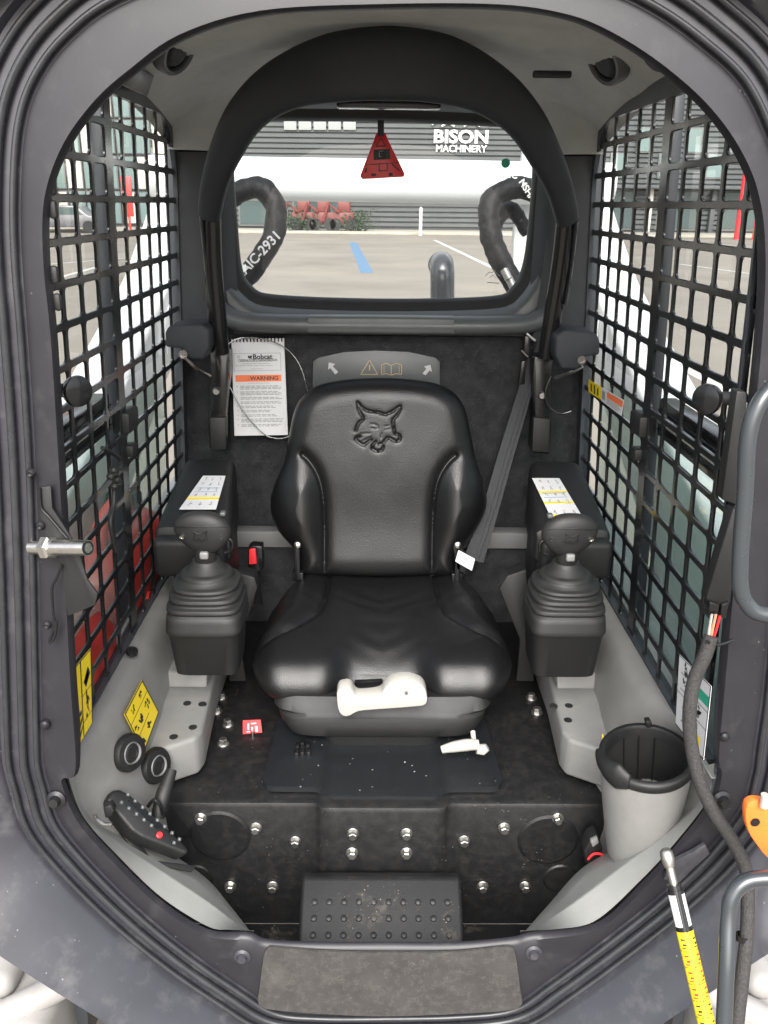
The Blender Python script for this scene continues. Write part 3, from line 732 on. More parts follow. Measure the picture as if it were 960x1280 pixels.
# footwell floor and step plate
fl = part(cab, 'floor', box2((-.40, .90, FZ - .02), (.40, 1.149, FZ), .002), 'floor_metal')
st = empty('foot_step', (0, 1.03, FZ), 'dusty black sloping foot step plate with raised round studs', 'step')
s0, s1 = P(377, 1096, y=1.10), P(576, 1096, y=1.10)
zA, zB = s0.z, s0.z - .085
def stz(y): return zB + (zA - zB) * (y - .94) / (1.10 - .94)
x0, x1 = s0.x, s1.x
body = extr([Vector((x0, .94, FZ + .001)), Vector((x0, .94, zB)), Vector((x0, 1.10, zA)), Vector((x0, 1.125, zA - .012)), Vector((x0, 1.125, FZ + .001))], (x1 - x0, 0, 0), .007, 3)
part(st, 'step_plate', body, 'floor_metal')
V = []
for j, y in enumerate((1.065, 1.043, 1.021, .999, .977, .955)):
    for i in range(10):
        x = x0 + (x1 - x0) * (.09 + .091 * i)
        n = Vector((0, -(zA - zB), .16)).normalized()
        V.append(lathe([(.0052, .0), (.0046, .0035), (.0025, .0045)], 10, axis((x, y, stz(y) - .0003), n)))
o = part(st, 'studs', join(*V), 'floor_metal'); o['kind'] = 'stuff'
# studs of the floor on both sides
V = []
for sx in (-1, 1):
    for i in range(4):
        for j in range(3): V.append(lathe([(.0052, 0), (.0046, .004), (.0025, .005)], 10, Matrix.Translation((sx * (.175 + .022 * i), 1.02 + .03 * j, FZ - .0005))))
o = part(cab, 'floor_studs', join(*V), 'floor_metal'); o['kind'] = 'stuff'
# anti-slip mat on the sill
mp = [(332, 1186), (345, 1181), (400, 1186), (480, 1188), (570, 1187), (628, 1181), (642, 1185), (650, 1235), (652, 1252), (640, 1259), (575, 1264), (480, 1267), (400, 1264), (335, 1258), (323, 1250), (325, 1232)]
mt = mk('sill_mat', extr([dp(a, b, -.0045) for a, b in [tuple(q) for q in cr(mp, 90, True)]], (0, .003, 0)), 'grip_mat', smooth=False); tag(mt, 'gritty grey anti-slip mat on the door sill', 'mat')
for x, y in ((303, 1195), (667, 1190)):
    part(cab, 'sill_bolt', lathe([(0, .008), (.006, .008), (.008, .003), (.012, .001), (.012, -.002)], 18, axis(dp(x, y, -.001), (0, -1, .1))), 'frame_paint')

# grey lower side panels with shelf
for s in (-1, 1):
    def q3(x, y, z): return Vector((s * x, y, z))
    ys = [.985 if s < 0 else .955, 1.08, 1.2, 1.35, 1.5, 1.7, 1.83]; cup = .048 if s > 0 else 0      # the right panel is hollowed for the cup holder
    dent = lambda x, y: min(.452, x + cup * max(0, min(1, (1.20 - y) / .09)) + (.036 * max(0, min(1, (1.10 - y) / .11)) if s < 0 else 0))
    rows = [[q3(W(ZB) + .004, y, ZB) for y in ys], [q3(W(.955) - .006, y, .962) for y in ys], [q3(dent(.424, y), y, .955) for y in ys], [q3(dent(.410, y), y, .925) for y in ys],
            [q3(dent(x, y), y, .85) for x, y in zip((.405, .396, .392, .400, .40, .40, .40), ys)], [q3(dent(x, y), y, .75) for x, y in zip((.375, .366, .368, .385, .39, .39, .39), ys)], [q3(x, y, .60) for x, y in zip((.33, .345, .36, .375, .38, .38, .38), ys)]]
    part(cab, 'side_panel', patch(rows, 50, 50), 'grey_plastic', angle=60)
    sh = [q3(.42, 1.165, .842), q3(.375, 1.180, .842), q3(.318, 1.215, .842), q3(.312, 1.24, .842), q3(.322, 1.40, .842), q3(.322, 1.60, .842), q3(.42, 1.60, .842)]
    she = part(cab, 'panel_shelf', extr(sh, (0, 0, -.075), .008, 3), 'grey_plastic', angle=40)
    hl = [(234, 879), (253, 880), (241, 909), (217, 921)] if s < 0 else [(692, 882), (711, 882), (710, 900)]
    for x, y in hl: part(cab, 'screw_hole', lathe([(.0, .0006), (.0072, .0006), (.0075, -.002)], 18, Matrix.Translation(P(x, y, z=.8425))), 'black_rubber', sub=she)
    rt = [q3(.33, 1.372, .8424), q3(.41, 1.372, .8424), q3(.41, 1.385, .87), q3(.33, 1.385, .87)]
    part(cab, 'shelf_step', extr(rt, (0, .2, 0), .004), 'grey_plastic')
    # screw on the panel by the grille
    pz = P(165, 814, x=-.432) if s < 0 else P(784, 826, x=.432)
    part(cab, 'panel_screw', lathe([(0, .001), (.006, .001), (.0062, .003), (.010, .003), (.0105, -.004)], 18, axis(pz, (-s * .3, -.1, 1))), 'dark_bolt')
# sill strips following the doorway, panel plastic with stronger light put into its colour
def sill_strip(outer, inner, mid):
    n = 40
    o = cr([tuple(dp(a, b, .014)) for a, b in outer], n); i = cr([tuple(P(a, b, y=y)) for a, b, y in inner], n)
    m = cr([tuple(P(a + (c - a) * .6, b + (d - b) * .6, y=.992)) for (a, b), (c, d, _) in zip(outer, inner)], n)
    rows = []
    for k in range(n):
        O, Mi, I = Vector(o[k]), Vector(m[k]), Vector(i[k])
        rows.append([O, O.lerp(Mi, .1) , O.lerp(Mi, .5), O.lerp(Mi, .94), Mi, Mi.lerp(I, .06), Mi.lerp(I, .5), I, I + Vector((0, .03, -.06))])
    return gridf(rows)
part(cab, 'sill_panel', sill_strip([(79, 973), (99, 1028), (145, 1080), (200, 1132), (258, 1168), (285, 1172), (316, 1173)],
     [(99, 962, 1.03), (112, 1010, 1.06), (150, 1035, 1.08), (212, 1066, 1.09), (258, 1098, 1.09), (286, 1130, 1.07), (318, 1171, 1.0)],
     [(98, 963, 1.0), (107, 1016, 1.01), (147, 1055, 1.015), (206, 1095, 1.02), (258, 1130, 1.015), (286, 1152, 1.0), (317, 1172, .985)]), 'lit_grey_plastic', angle=50)
part(cab, 'sill_panel', sill_strip([(898, 962), (889, 1008), (850, 1060), (806, 1108), (748, 1160), (700, 1171), (652, 1173)],
     [(866, 955, 1.06), (862, 1000, 1.06), (815, 1036, 1.08), (762, 1064, 1.09), (724, 1088, 1.09), (688, 1128, 1.07), (651, 1170, 1.0)],
     [(890, 958, 1.0), (876, 1002, 1.01), (832, 1050, 1.015), (780, 1088, 1.02), (730, 1122, 1.015), (690, 1150, 1.0), (651, 1171, .985)]), 'lit_grey_plastic', angle=50)

# ------------------------------------------------------------------ seat
seat = empty('operator_seat', (SEATX, 1.5, PZ), 'black vinyl operator seat with embossed cat head on the backrest', 'seat')
BO, BN = Vector((0, 1.665, .97)), Vector((0, 1, -.17)).normalized()
BH = Vector((0, .17, 1)).normalized()
def bloc(px, py, d=0.0):      # pixel -> (x, h) on the backrest plane
    p = PL(px, py, BO + BN * -d, BN); q = p - BO; return np.array([q.x, q.dot(BH)])
sil = [(378, 716), (420, 717), (475, 718), (530, 717), (567, 716), (574, 690), (596, 660), (608, 632), (605, 606), (595, 575), (589, 545), (580, 508), (562, 487), (530, 476), (475, 472), (420, 476), (388, 487), (370, 508), (361, 545), (356, 575), (343, 606), (338, 632), (346, 660), (371, 690)]
S2 = np.array([bloc(a, b) for a, b in sil]); xm = (S2[:, 0].min() + S2[:, 0].max()) / 2
S2[:, 0] -= xm
SM = S2.copy(); SM[:, 0] *= -1
outline = cr([tuple(p) for p in S2], 300, True)
def segdist(pts, A, B):
    """distance of each point to the closest of the segments A[i]-B[i]"""
    best = np.full(len(pts), 1e9)
    for a, b in zip(A, B):
        d = b - a; l = d.dot(d) or 1e-12
        t = np.clip(((pts - a) @ d) / l, 0, 1); best = np.minimum(best, np.linalg.norm(pts - (a + t[:, None] * d), axis=1))
    return best
cat = [[(235,200),(262,240),(290,265),(330,288),(370,300),(460,310),(505,325),(545,335),(620,300),(700,245),(702,280),(680,325),(650,365),(625,392),(622,430),(630,480),(645,545),(690,560),(702,590),(690,620),(650,630),(590,595),(560,590),(525,635)],
       [(235,200),(245,270),(270,330),(295,365)], [(295,390),(255,420),(230,460),(213,510)], [(262,575),(225,580),(213,610),(250,640),(300,672),(340,640),(385,612)], [(290,625),(380,582)],
       [(432,632),(398,668),(395,705),(420,728),(460,738),(500,725),(515,690),(505,655),(470,660)], [(385,437),(425,443),(458,460)], [(388,482),(425,492),(462,482)], [(535,462),(575,458)], [(540,500),(590,492)], [(500,540),(490,590)], [(270,545),(370,540)]]
cA, cB, cW = [], [], []
for li_, pl_ in enumerate(cat):
    q = [bloc(420 + a / 8.727, 480 + b / 8.727, .055) - np.array([xm, 0]) for a, b in pl_]
    cA += q[:-1]; cB += q[1:]; cW += [li_] * (len(q) - 1)
crease = [(377, 569), (386, 577), (397, 595), (403, 620), (405, 660), (405, 716)]
cL = [bloc(a, b, .05) - np.array([xm, 0]) for a, b in crease]; cL = [np.array(p) for p in cr([tuple(p) for p in cL], 20)]
def backrest():
    hmin, hmax = outline[:, 1].min(), outline[:, 1].max(); NV, NU = 230, 200
    H = hmin + (hmax - hmin) * (np.sin(np.linspace(-math.pi / 2, math.pi / 2, NV)) * .5 + .5) * .55 + (hmax - hmin) * np.linspace(0, 1, NV) * .45
    H = np.clip(H, hmin + 2e-4, hmax - 2e-4)
    pts = []
    for h in H:
        xs = []
        for i in range(len(outline)):
            a, b = outline[i - 1], outline[i]
            if (a[1] - h) * (b[1] - h) <= 0 and a[1] != b[1]: xs.append(a[0] + (b[0] - a[0]) * (h - a[1]) / (b[1] - a[1]))
        l, r = min(xs), max(xs)
        for j in range(NU):
            u = -1 + 2 * j / (NU - 1); u = math.copysign(abs(u) ** .8, u) if False else u
            pts.append((l + (r - l) * (u + 1) / 2, h))
    pts = np.array(pts)
    D = segdist(pts, outline, np.roll(outline, -1, 0))
    Rr = .045; e = np.clip(D / Rr, 0, 1); T = Rr * np.sqrt(np.clip(1 - (1 - e) ** 2, 0, 1))
    Tg = T.reshape(NV, NU)
    for _ in range(30):
        Tp = np.pad(Tg, 1, mode='edge'); Sm = (Tp[:-2, 1:-1] + Tp[2:, 1:-1] + Tp[1:-1, :-2] + Tp[1:-1, 2:] + 2 * Tg) / 6
        Wt = np.clip(D.reshape(NV, NU) / .03, 0, 1); Tg = Tg * (1 - Wt) + Sm * Wt
    T = Tg.reshape(-1)
    X, Hh = np.abs(pts[:, 0]), pts[:, 1]
    ap = np.column_stack([-X, Hh])
    dc = segdist(ap, np.array(cL[:-1]), np.array(cL[1:]))
    hr = (Hh - hmin) / (hmax - hmin)
    # side wings stand proud of the centre panel below the pleat
    cx = np.interp(Hh, [p[1] for p in cL][::-1], [-p[0] for p in cL][::-1], left=-cL[-1][0], right=.5)
    wing = np.clip((X - cx) / .05, 0, 1); wing = wing * wing * (3 - 2 * wing)
    wz = np.clip((cL[0][1] - Hh) / .07, 0, 1); wz = wz * wz * (3 - 2 * wz)
    T = T + .016 * wing * wz * np.clip(D / .06, 0, 1) + .008 * (1 - (X / .2) ** 2) - .006 * np.exp(-((hr - .28) / .2) ** 2) * (1 - wing)
    T = T - .0075 * np.exp(-(dc / .0040) ** 2) * np.clip(e * 1.2, 0, 1) - .006 * np.exp(-(dc / .014) ** 2) * np.clip(e * 1.2, 0, 1)
    out_ = [k for k, l in enumerate(cW) if l in (0, 1, 2, 3, 5)]; in_ = [k for k, l in enumerate(cW) if l not in (0, 1, 2, 3, 5)]
    dl = segdist(pts, np.array([cA[k] for k in out_]), np.array([cB[k] for k in out_])); di = segdist(pts, np.array([cA[k] for k in in_]), np.array([cB[k] for k in in_]))
    T = T - .0036 * np.exp(-(dl / .0019) ** 2) - .0010 * np.exp(-(dl / .006) ** 2) - .0012 * np.exp(-(di / .0016) ** 2)
    T = T + np.array([.0010 * mnoise.noise(Vector((x * 13, h * 11, 2.7))) + .0002 * mnoise.noise(Vector((x * 42, h * 30, 8.2))) for x, h in pts]) * np.clip(D / .03, 0, 1)
    T = np.where(D < 1e-4, 0, T)
    front = [BO + BH * h + Vector((x + xm, 0, 0)) - BN * t for (x, h), t in zip(pts, T)]
    rows = [front[i * NU:(i + 1) * NU] for i in range(NV)]
    V, Fc = gridf(rows)
    # back shell
    back = [BO + BH * h + Vector((x + xm, 0, 0)) + BN * (.05 * math.sqrt(max(0, 1 - (1 - min(d / .04, 1)) ** 2))) for (x, h), d in zip(pts, D)]
    bi = list(range(0, NV, 5)); bj = list(range(0, NU, 5)) + [NU - 1]
    if bi[-1] != NV - 1: bi.append(NV - 1)
    V2, F2 = gridf([[back[i * NU + j] for j in bj] for i in bi])
    return join((V, Fc), (V2, F2))
part(seat, 'backrest', backrest(), 'vinyl', angle=70)
# piping seam round the backrest crown
def cushion():
    prof = cr([(1.70, .957), (1.62, .948), (1.53, .938), (1.45, .931), (1.39, .924), (1.350, .910), (1.326, .886), (1.318, .862), (1.326, .842), (1.350, .832)], 170)
    prof = [np.array(p) for p in prof]; n = len(prof); L = n - 1
    hwk = [(0, .165), (.10, .200), (.2, .220), (.35, .237), (.55, .246), (.72, .246), (.86, .243), (1, .232)]
    NU = 190; rows = []
    gl = [(0, .113), (.18, .113), (.32, .117), (.42, .130), (.52, .165), (.60, .205), (.64, .236)]
    for i, p in enumerate(prof):
        s = i / L; hw = float(np.interp(s, [a for a, b in hwk], [b for a, b in hwk]))
        a, b = prof[max(i - 1, 0)], prof[min(i + 1, L)]; t = (b - a) / np.linalg.norm(b - a); nn = np.array([-t[1], t[0]])
        if nn[1] < 0 and s < .4: nn = -nn
        if s >= .4 and nn[0] > 0: nn = -nn
        gx = float(np.interp(s, [q[0] for q in gl], [q[1] for q in gl])); row = []
        sp = np.array([1.69 + (1.392 - 1.69) * min(1, s / .62), .876 + .0 * s])
        for j in range(NU):
            u = -1 + 2 * j / (NU - 1); u = math.sin(u * math.pi / 2) * .35 + u * .65; x = u * hw; ax = abs(x)
            e = min((hw - ax) / .062, 1); f = math.sqrt(max(0, 1 - (1 - e) ** 2))
            h = 0.0; fade = min(1, max(0, (.66 - s) / .10))
            h -= (.0050 * math.exp(-((ax - gx) / .0034) ** 2) + .0050 * math.exp(-((ax - gx) / .013) ** 2)) * fade
            bol = max(0, min(1, (ax - gx) / .05)); h += .009 * bol * bol * (3 - 2 * bol) * fade
            h -= .009 * math.exp(-((s - .25) / .18) ** 2) * max(0, 1 - (ax / .11) ** 2)
            sc_ = 1 / (1 + math.exp((ax - (.078 + .03 * max(0, s - .6))) / .011))
            fs = min(1, max(0, (s - .50) / .30)); h -= .034 * sc_ * fs * fs * (3 - 2 * fs)
            h += .005 * math.exp(-((s - .50) / .09) ** 2) * sc_          # ridge above the scoop
            if s < .12: h -= .006 * math.exp(-(ax / .0030) ** 2) * (1 - s / .12)
            h += .0007 * math.sin(ax * 85 + s * 38 + 2 * math.sin(s * 20)) * math.exp(-((s - .45) / .22) ** 2)
            h += .0013 * mnoise.noise(Vector((x * 14 + 3, s * 5, 1.3))) + .0003 * mnoise.noise(Vector((x * 45, s * 16, 4.1)))
            q = sp + (p - sp) * f + nn * h * f
            row.append(Vector((x + SEATX, q[0], q[1])))
        rows.append(row)
    V, Fc = gridf(rows)
    V2, F2 = box2((SEATX - .19, 1.42, .835), (SEATX + .19, 1.69, .905), .02)
    return join((V, Fc), (V2, F2))
part(seat, 'cushion', cushion(), 'vinyl', angle=70)
# suspension cover below the cushion
rings = []
for z, hx, y0, y1, e in ((PZ + .006, .112, 1.302, 1.60, 4), (PZ + .028, .118, 1.298, 1.62, 4), (PZ + .031, .150, 1.292, 1.62, 4), (PZ + .035, .176, 1.288, 1.64, 4), (PZ + .056, .190, 1.286, 1.66, 4), (PZ + .070, .194, 1.290, 1.66, 4), (PZ + .074, .190, 1.296, 1.66, 4), (PZ + .079, .203, 1.298, 1.66, 4), (PZ + .100, .203, 1.316, 1.66, 4)):
    rings.append(superring(SEATX, (y0 + y1) / 2, z, hx, (y1 - y0) / 2, e * 2.2, 96))
part(seat, 'suspension_cover', loft(rings), 'black_plastic', angle=40)
part(seat, 'slide_rail', box2((SEATX - .09, 1.35, PZ + .010), (SEATX + .09, 1.62, PZ + .020), .003), 'black_gloss')
# dark gap plate behind the scoop, with chrome catch
part(seat, 'catch', join(pxplate([(443, 853), (478, 851), (480, 862), (444, 865)], 1.318, .01, .002)), 'black_gloss')
part(seat, 'catch_label', pxplate([(482, 849), (504, 848), (504, 855), (482, 856)], 1.316, .004, .001), 'paper')
lv = part(seat, 'adjust_lever', pxplate([tuple(q) for q in cr([(421, 866), (426, 861), (437, 860), (443, 868), (448, 872), (474, 869), (481, 860), (490, 854), (508, 851), (524, 855), (532, 863), (533, 880), (516, 884), (452, 889), (440, 894), (430, 896), (423, 888)], 56, True)], 1.258, .032, .003, 2), 'white_plastic', label='off-white weight adjustment lever under the cushion front')
part(seat, 'lever_screw', lathe([(0, .002), (.003, .002), (.004, 0)], 12, axis(P(508, 866, y=1.2575), (0, -1, 0))), 'steel', sub=lv)
l2 = part(seat, 'slide_lever', join(sweep([P(552, 937, y=1.235), P(565, 934, y=1.235), P(585, 931, y=1.235), P(598, 931, y=1.235)], [(.006, .007), (.009, .010), (.010, .011), (.009, .009)], 12, smoothn=14), sweep([P(596, 936, y=1.235), P(604, 937, y=1.235), P(609, 934, y=1.235)], [.009, .010, .007], 10), sweep([P(593, 931, y=1.24), P(591, 914, y=1.26)], .0045, 8)), 'white_plastic', label='small off-white slide lever above the tray')
# recliner brackets
for s, px in ((-1, 372), (1, 572)):
    br = part(seat, 'recliner_bracket', join(box2((P(px, 690, y=1.63).x - .006, 1.61, .955), (P(px, 690, y=1.63).x + .006, 1.66, P(px, 676, y=1.63).z), .002), box2((P(px, 690, y=1.63).x - .012, 1.615, .95), (P(px, 690, y=1.63).x + .012, 1.65, .97), .003)), 'black_gloss')
    part(seat, 'pivot_bolt', lathe([(.007, 0), (.007, .006), (.004, .008)], 12, axis(P(px, 681, y=1.612), (0, -1, .3))), 'steel', sub=br)

# ------------------------------------------------------------------ control pods: side rest with decal, joystick box, boot and grip
def control_pod(s, label_j, label_a):
    X = lambda x: s * x
    # padded rest running back to the wall
    ar = empty('side_rest', (X(.36), 1.6, 1.05), label_a, 'armrest', 'padded rests beside the seat')
    secs = []
    for y, xi, xo, zt, zb in ((1.47, .290, .428, 1.118, 1.060), (1.475, .288, .430, 1.126, 1.055), (1.52, .292, .430, 1.140, 1.04), (1.60, .302, .430, 1.157, 1.02), (1.70, .312, .430, 1.176, 1.02), (1.735, .316, .428, 1.181, 1.02), (1.745, .322, .420, 1.174, 1.03)):
        cx, cz, a, b = (xi + xo) / 2, (zt + zb) / 2, (xo - xi) / 2, (zt - zb) / 2
        secs.append([Vector((X(cx) + p.x, y, cz + p.y)) for p in superring(0, 0, 0, a, b, 7, 40)])
    part(ar, 'rest_body', loft(secs), 'black_plastic', angle=40)
    part(ar, 'rest_front', rbox((.135, .05, .075), .012, 3, c=(X(.362), 1.465, 1.075)), 'black_plastic')
    part(ar, 'support', join(box2((X(.30), 1.48, .86), (X(.325), 1.62, 1.09), .006), box2((X(.325), 1.50, .86), (X(.41), 1.56, 1.05), .006)), 'black_plastic')
    if s < 0: q = [(254, 595), (282, 595), (270, 637), (224, 637)]
    else: q = [(665, 598), (699, 598), (729, 648), (690, 650)]
    def on_top(px, py): return PL(px, py, Vector((X(.37), 1.60, 1.1595)), Vector((0, -.185, 1)).normalized())
    Q = [on_top(*p) for p in q]
    ic = []
    random.seed(5 + s)
    for r_, v in enumerate((.10, .26, .42, .58, .85)):
        for c_ in range(3):
            u = .2 + .3 * c_ + random.uniform(0, .04); ic.append(ik(u, v, .055))
    yb = [rect(.0, .66, 1, .72)] if s < 0 else [rect(0, .34, 1, .38), rect(0, .60, 1, .64), rect(.02, .90, .48, 1), rect(.54, .90, .98, 1)]
    blu = [rect(.1, .38, .9, .395), rect(.1, .49, .9, .5)]
    sticker(ar, 'decal', Q, 'paper', {'print_grey': ic, 'sticker_yellow': yb, 'print_blue': blu}, label='white and yellow pictogram decal on the rest')
    # joystick with its box
    j = empty('joystick', (X(.305), 1.34, .90), label_j, 'joystick', 'joysticks on both sides of the seat')
    bx = -.312 if s < 0 else .322; by = 1.345
    top = P(248 if s < 0 else 706, 795, y=1.285).z; bot = P(250, 848, y=1.285).z
    rr = []
    for z, a, b in ((bot, .052, .050), (bot + .002, .055, .052), (top - .006, .062, .060), (top, .0645, .0625)): rr.append(superring(bx, by, z, a, b, 7, 48))
    part(j, 'pod_box', loft(rr), 'black_plastic', angle=40)
    # ribbed boot: squarish at the base, round at the neck, rising backwards
    prof = [(0, .0650, 6), (.03, .0665, 6), (.26, .0650, 5.5), (.31, .0605, 5), (.35, .0655, 4.6), (.40, .0650, 4.4), (.43, .0580, 4), (.47, .0580, 3.8), (.50, .0630, 3.4), (.55, .0620, 3.2), (.57, .0550, 3), (.61, .0550, 2.8), (.64, .0590, 2.6),
            (.68, .0580, 2.5), (.70, .0510, 2.3), (.74, .0470, 2.1), (.76, .0465, 2), (.79, .0460, 2), (.82, .0430, 2), (.84, .0360, 2), (.89, .0310, 2), (.95, .0260, 2), (1.0, .0235, 2)]
    prof = [(f_ * .138, r_, e_) for f_, r_, e_ in prof]
    hgt = P(250, 707, y=1.33).z - top; k = hgt / .138
    rr = [superring(bx + s * 0, by + .05 * (zz / .138) ** 1.2 * .3, top + zz * k, a, a, e, 48) for zz, a, e in [tuple(q) for q in np.stack([np.interp(np.linspace(0, len(prof) - 1, 90), range(len(prof)), [p[c] for p in prof]) for c in range(3)], 1)]]
    part(j, 'boot', loft(rr), 'black_rubber', angle=50)
    gx = P(251 if s < 0 else 715, 665, y=1.335).x; gz = P(251, 663, y=1.335).z; gy = 1.350
    part(j, 'stem', sweep([(bx, by + .014, top + hgt * .93), (gx * .6 + bx * .4, gy + .004, top + hgt * 1.1), (gx, gy + .004, gz)], [(.0165, .017), (.0185, .018), (.020, .018)], 20, up=(0, -1, 0)), 'black_rubber')
    # T shaped grip head: broad rounded bar, wider towards the seat side
    rows = []; n = 26
    for i in range(n):
        t = -1 + 2 * i / (n - 1); tt = math.sin(t * math.pi / 2)
        ww = math.sqrt(max(0, 1 - abs(tt) ** 2.6)); hgt_ = (.0290 + .002 * tt * -s) * ww + .0003; dep = (.0185 + .002 * -s * tt) * ww + .0003
        ccx = gx + tt * .0490; ccz = gz - .005 * tt * tt + .003 * tt * s
        rows.append([Vector((ccx, gy + dep * math.copysign(abs(math.cos(a)) ** .85, math.cos(a)), ccz + hgt_ * math.copysign(abs(math.sin(a)) ** .85, math.sin(a)) - (.020 * max(0, 1 - tt * tt * 1.15) ** 1.3 * -math.sin(a) if math.sin(a) < 0 else 0))) for a in [2 * math.pi * q_ / 28 for q_ in range(28)]])
    V, Fc = gridf(rows, True); Fc.append(tuple(range(28))); Fc.append(tuple((n - 1) * 28 + q_ for q_ in range(28)))
    gr = part(j, 'grip', (V, Fc), 'black_rubber', angle=70)
    seam = [Vector((gx + tt * .0475, gy - .0195 * math.sqrt(max(0, 1 - abs(tt) ** 2.6)) , gz + .009 - .006 * tt * tt)) for tt in np.linspace(-.93, .93, 20)]
    part(j, 'grip_seam', sweep(seam, .0009, 6), 'black_plastic', sub=gr)
    for dx in (-.033, .034):
        part(j, 'grip_screw', lathe([(.0, -.001), (.0032, -.001), (.0038, .001), (.0042, -.003)], 12, axis((gx + dx, gy - .0155, gz - .012), (0, -1, -.2))), 'steel', sub=gr)
    # moulded cat-head mark on the grip
    mk_ = []
    for pl_ in ([(-.012, .008), (-.006, .004), (.003, .003), (.012, .009), (.009, -.001), (.012, -.006)], [(-.012, .008), (-.009, -.001), (-.014, -.005), (-.008, -.009), (-.002, -.006), (.002, -.011), (.006, -.006), (.012, -.006)]):
        mk_.append(sweep([Vector((gx + a, gy - .0203, gz - .008 + b)) for a, b in pl_], .0008, 5))
    part(j, 'emblem', join(*mk_), 'black_plastic', sub=gr)
    part(j, 'trigger', rbox((.015, .010, .013), .003, 3, c=(gx - s * 0 + (.004 if s < 0 else 0), gy - .020, gz - .044)), 'grey_button')
    part(j, 'thumb_button', rbox((.010, .014, .008), .003, 3, c=(gx - s * .036, gy + .004, gz + .024)), 'dark_trim')
    part(j, 'hand_loop', sweep([Vector((gx - s * (.030 + a), gy + .02, gz + b)) for a, b in ((0, -.03), (.010, -.028), (.016, -.038), (.012, -.052), (.002, -.056))], .0032, 8, smoothn=16), 'black_gloss')
    # bracket beside the seat
    bk = empty('seat_bracket', (X(.26), 1.45, PZ), 'dark angular bracket between seat and left joystick box' if s < 0 else 'dark angular bracket between seat and right joystick box', 'bracket')
    pts = [(286, 852), (290, 800), (297, 716), (318, 722), (322, 735), (300, 800), (308, 852)] if s < 0 else [(668, 852), (664, 800), (658, 712), (634, 720), (624, 736), (650, 800), (645, 852)]
    part(bk, 'bracket_plate', pxplate(pts, 1.46, .012, .003), 'black_plastic')
    pts = [(296, 716), (318, 722), (322, 735), (316, 760), (300, 780)] if s < 0 else [(658, 712), (636, 720), (626, 735), (634, 760), (652, 780)]
    part(bk, 'bracket_web', pxplate(pts, 1.475, .04, .003), 'black_plastic')
control_pod(-1, 'black joystick with ribbed boot beside the silver latch bolt side', 'black side rest under the decal beside the handbook')
control_pod(1, 'black joystick with ribbed boot above the cup holder', 'black side rest under the decal beside the seat belt')

# ------------------------------------------------------------------ restraint bar raised overhead
rb = empty('restraint_bar', (0, 1.7, 1.35), 'black padded operator restraint bar raised in an arch under the roof', 'restraint bar')
arch = [(262, 268, 1.64), (268, 232, 1.60), (282, 190, 1.56), (308, 143, 1.51), (350, 108, 1.46), (410, 87, 1.42), (480, 80, 1.41), (552, 87, 1.42), (612, 112, 1.46), (655, 150, 1.51), (684, 200, 1.56), (700, 238, 1.60), (709, 274, 1.64)]
ap = [P(a, b, y=c) for a, b, c in arch]
rad = [(.019, .021), (.021, .024), (.021, .029), (.021, .033), (.021, .039), (.021, .047), (.021, .050), (.021, .047), (.021, .039), (.021, .033), (.021, .029), (.021, .024), (.019, .021)]
path = [Vector(p) for p in cr([tuple(p) for p in ap], 90)]
# cross-section: broad in the plane of the arch, thin in depth
def arch_geo():
    rows = []; N = len(path)
    for i, p in enumerate(path):
        t = (path[min(i + 1, N - 1)] - path[max(i - 1, 0)]).normalized(); dvec = Vector((0, 1, .12)); dvec = (dvec - t * dvec.dot(t)).normalized(); b = t.cross(dvec)
        f = i / (N - 1) * 12; k = min(int(f), 11); g_ = f - k; a_ = rad[k][0] * (1 - g_) + rad[k + 1][0] * g_; b_ = rad[k][1] * (1 - g_) + rad[k + 1][1] * g_
        rows.append([p + dvec * (a_ * math.copysign(abs(math.cos(q)) ** .8, math.cos(q))) + b * (b_ * math.copysign(abs(math.sin(q)) ** .8, math.sin(q))) for q in [2 * math.pi * m / 24 for m in range(24)]])
    V, Fc = gridf(rows, True); Fc.append(tuple(range(24))); Fc.append(tuple((N - 1) * 24 + m for m in range(24))); return V, Fc
part(rb, 'foam_arch', arch_geo(), 'foam_pad', angle=60)
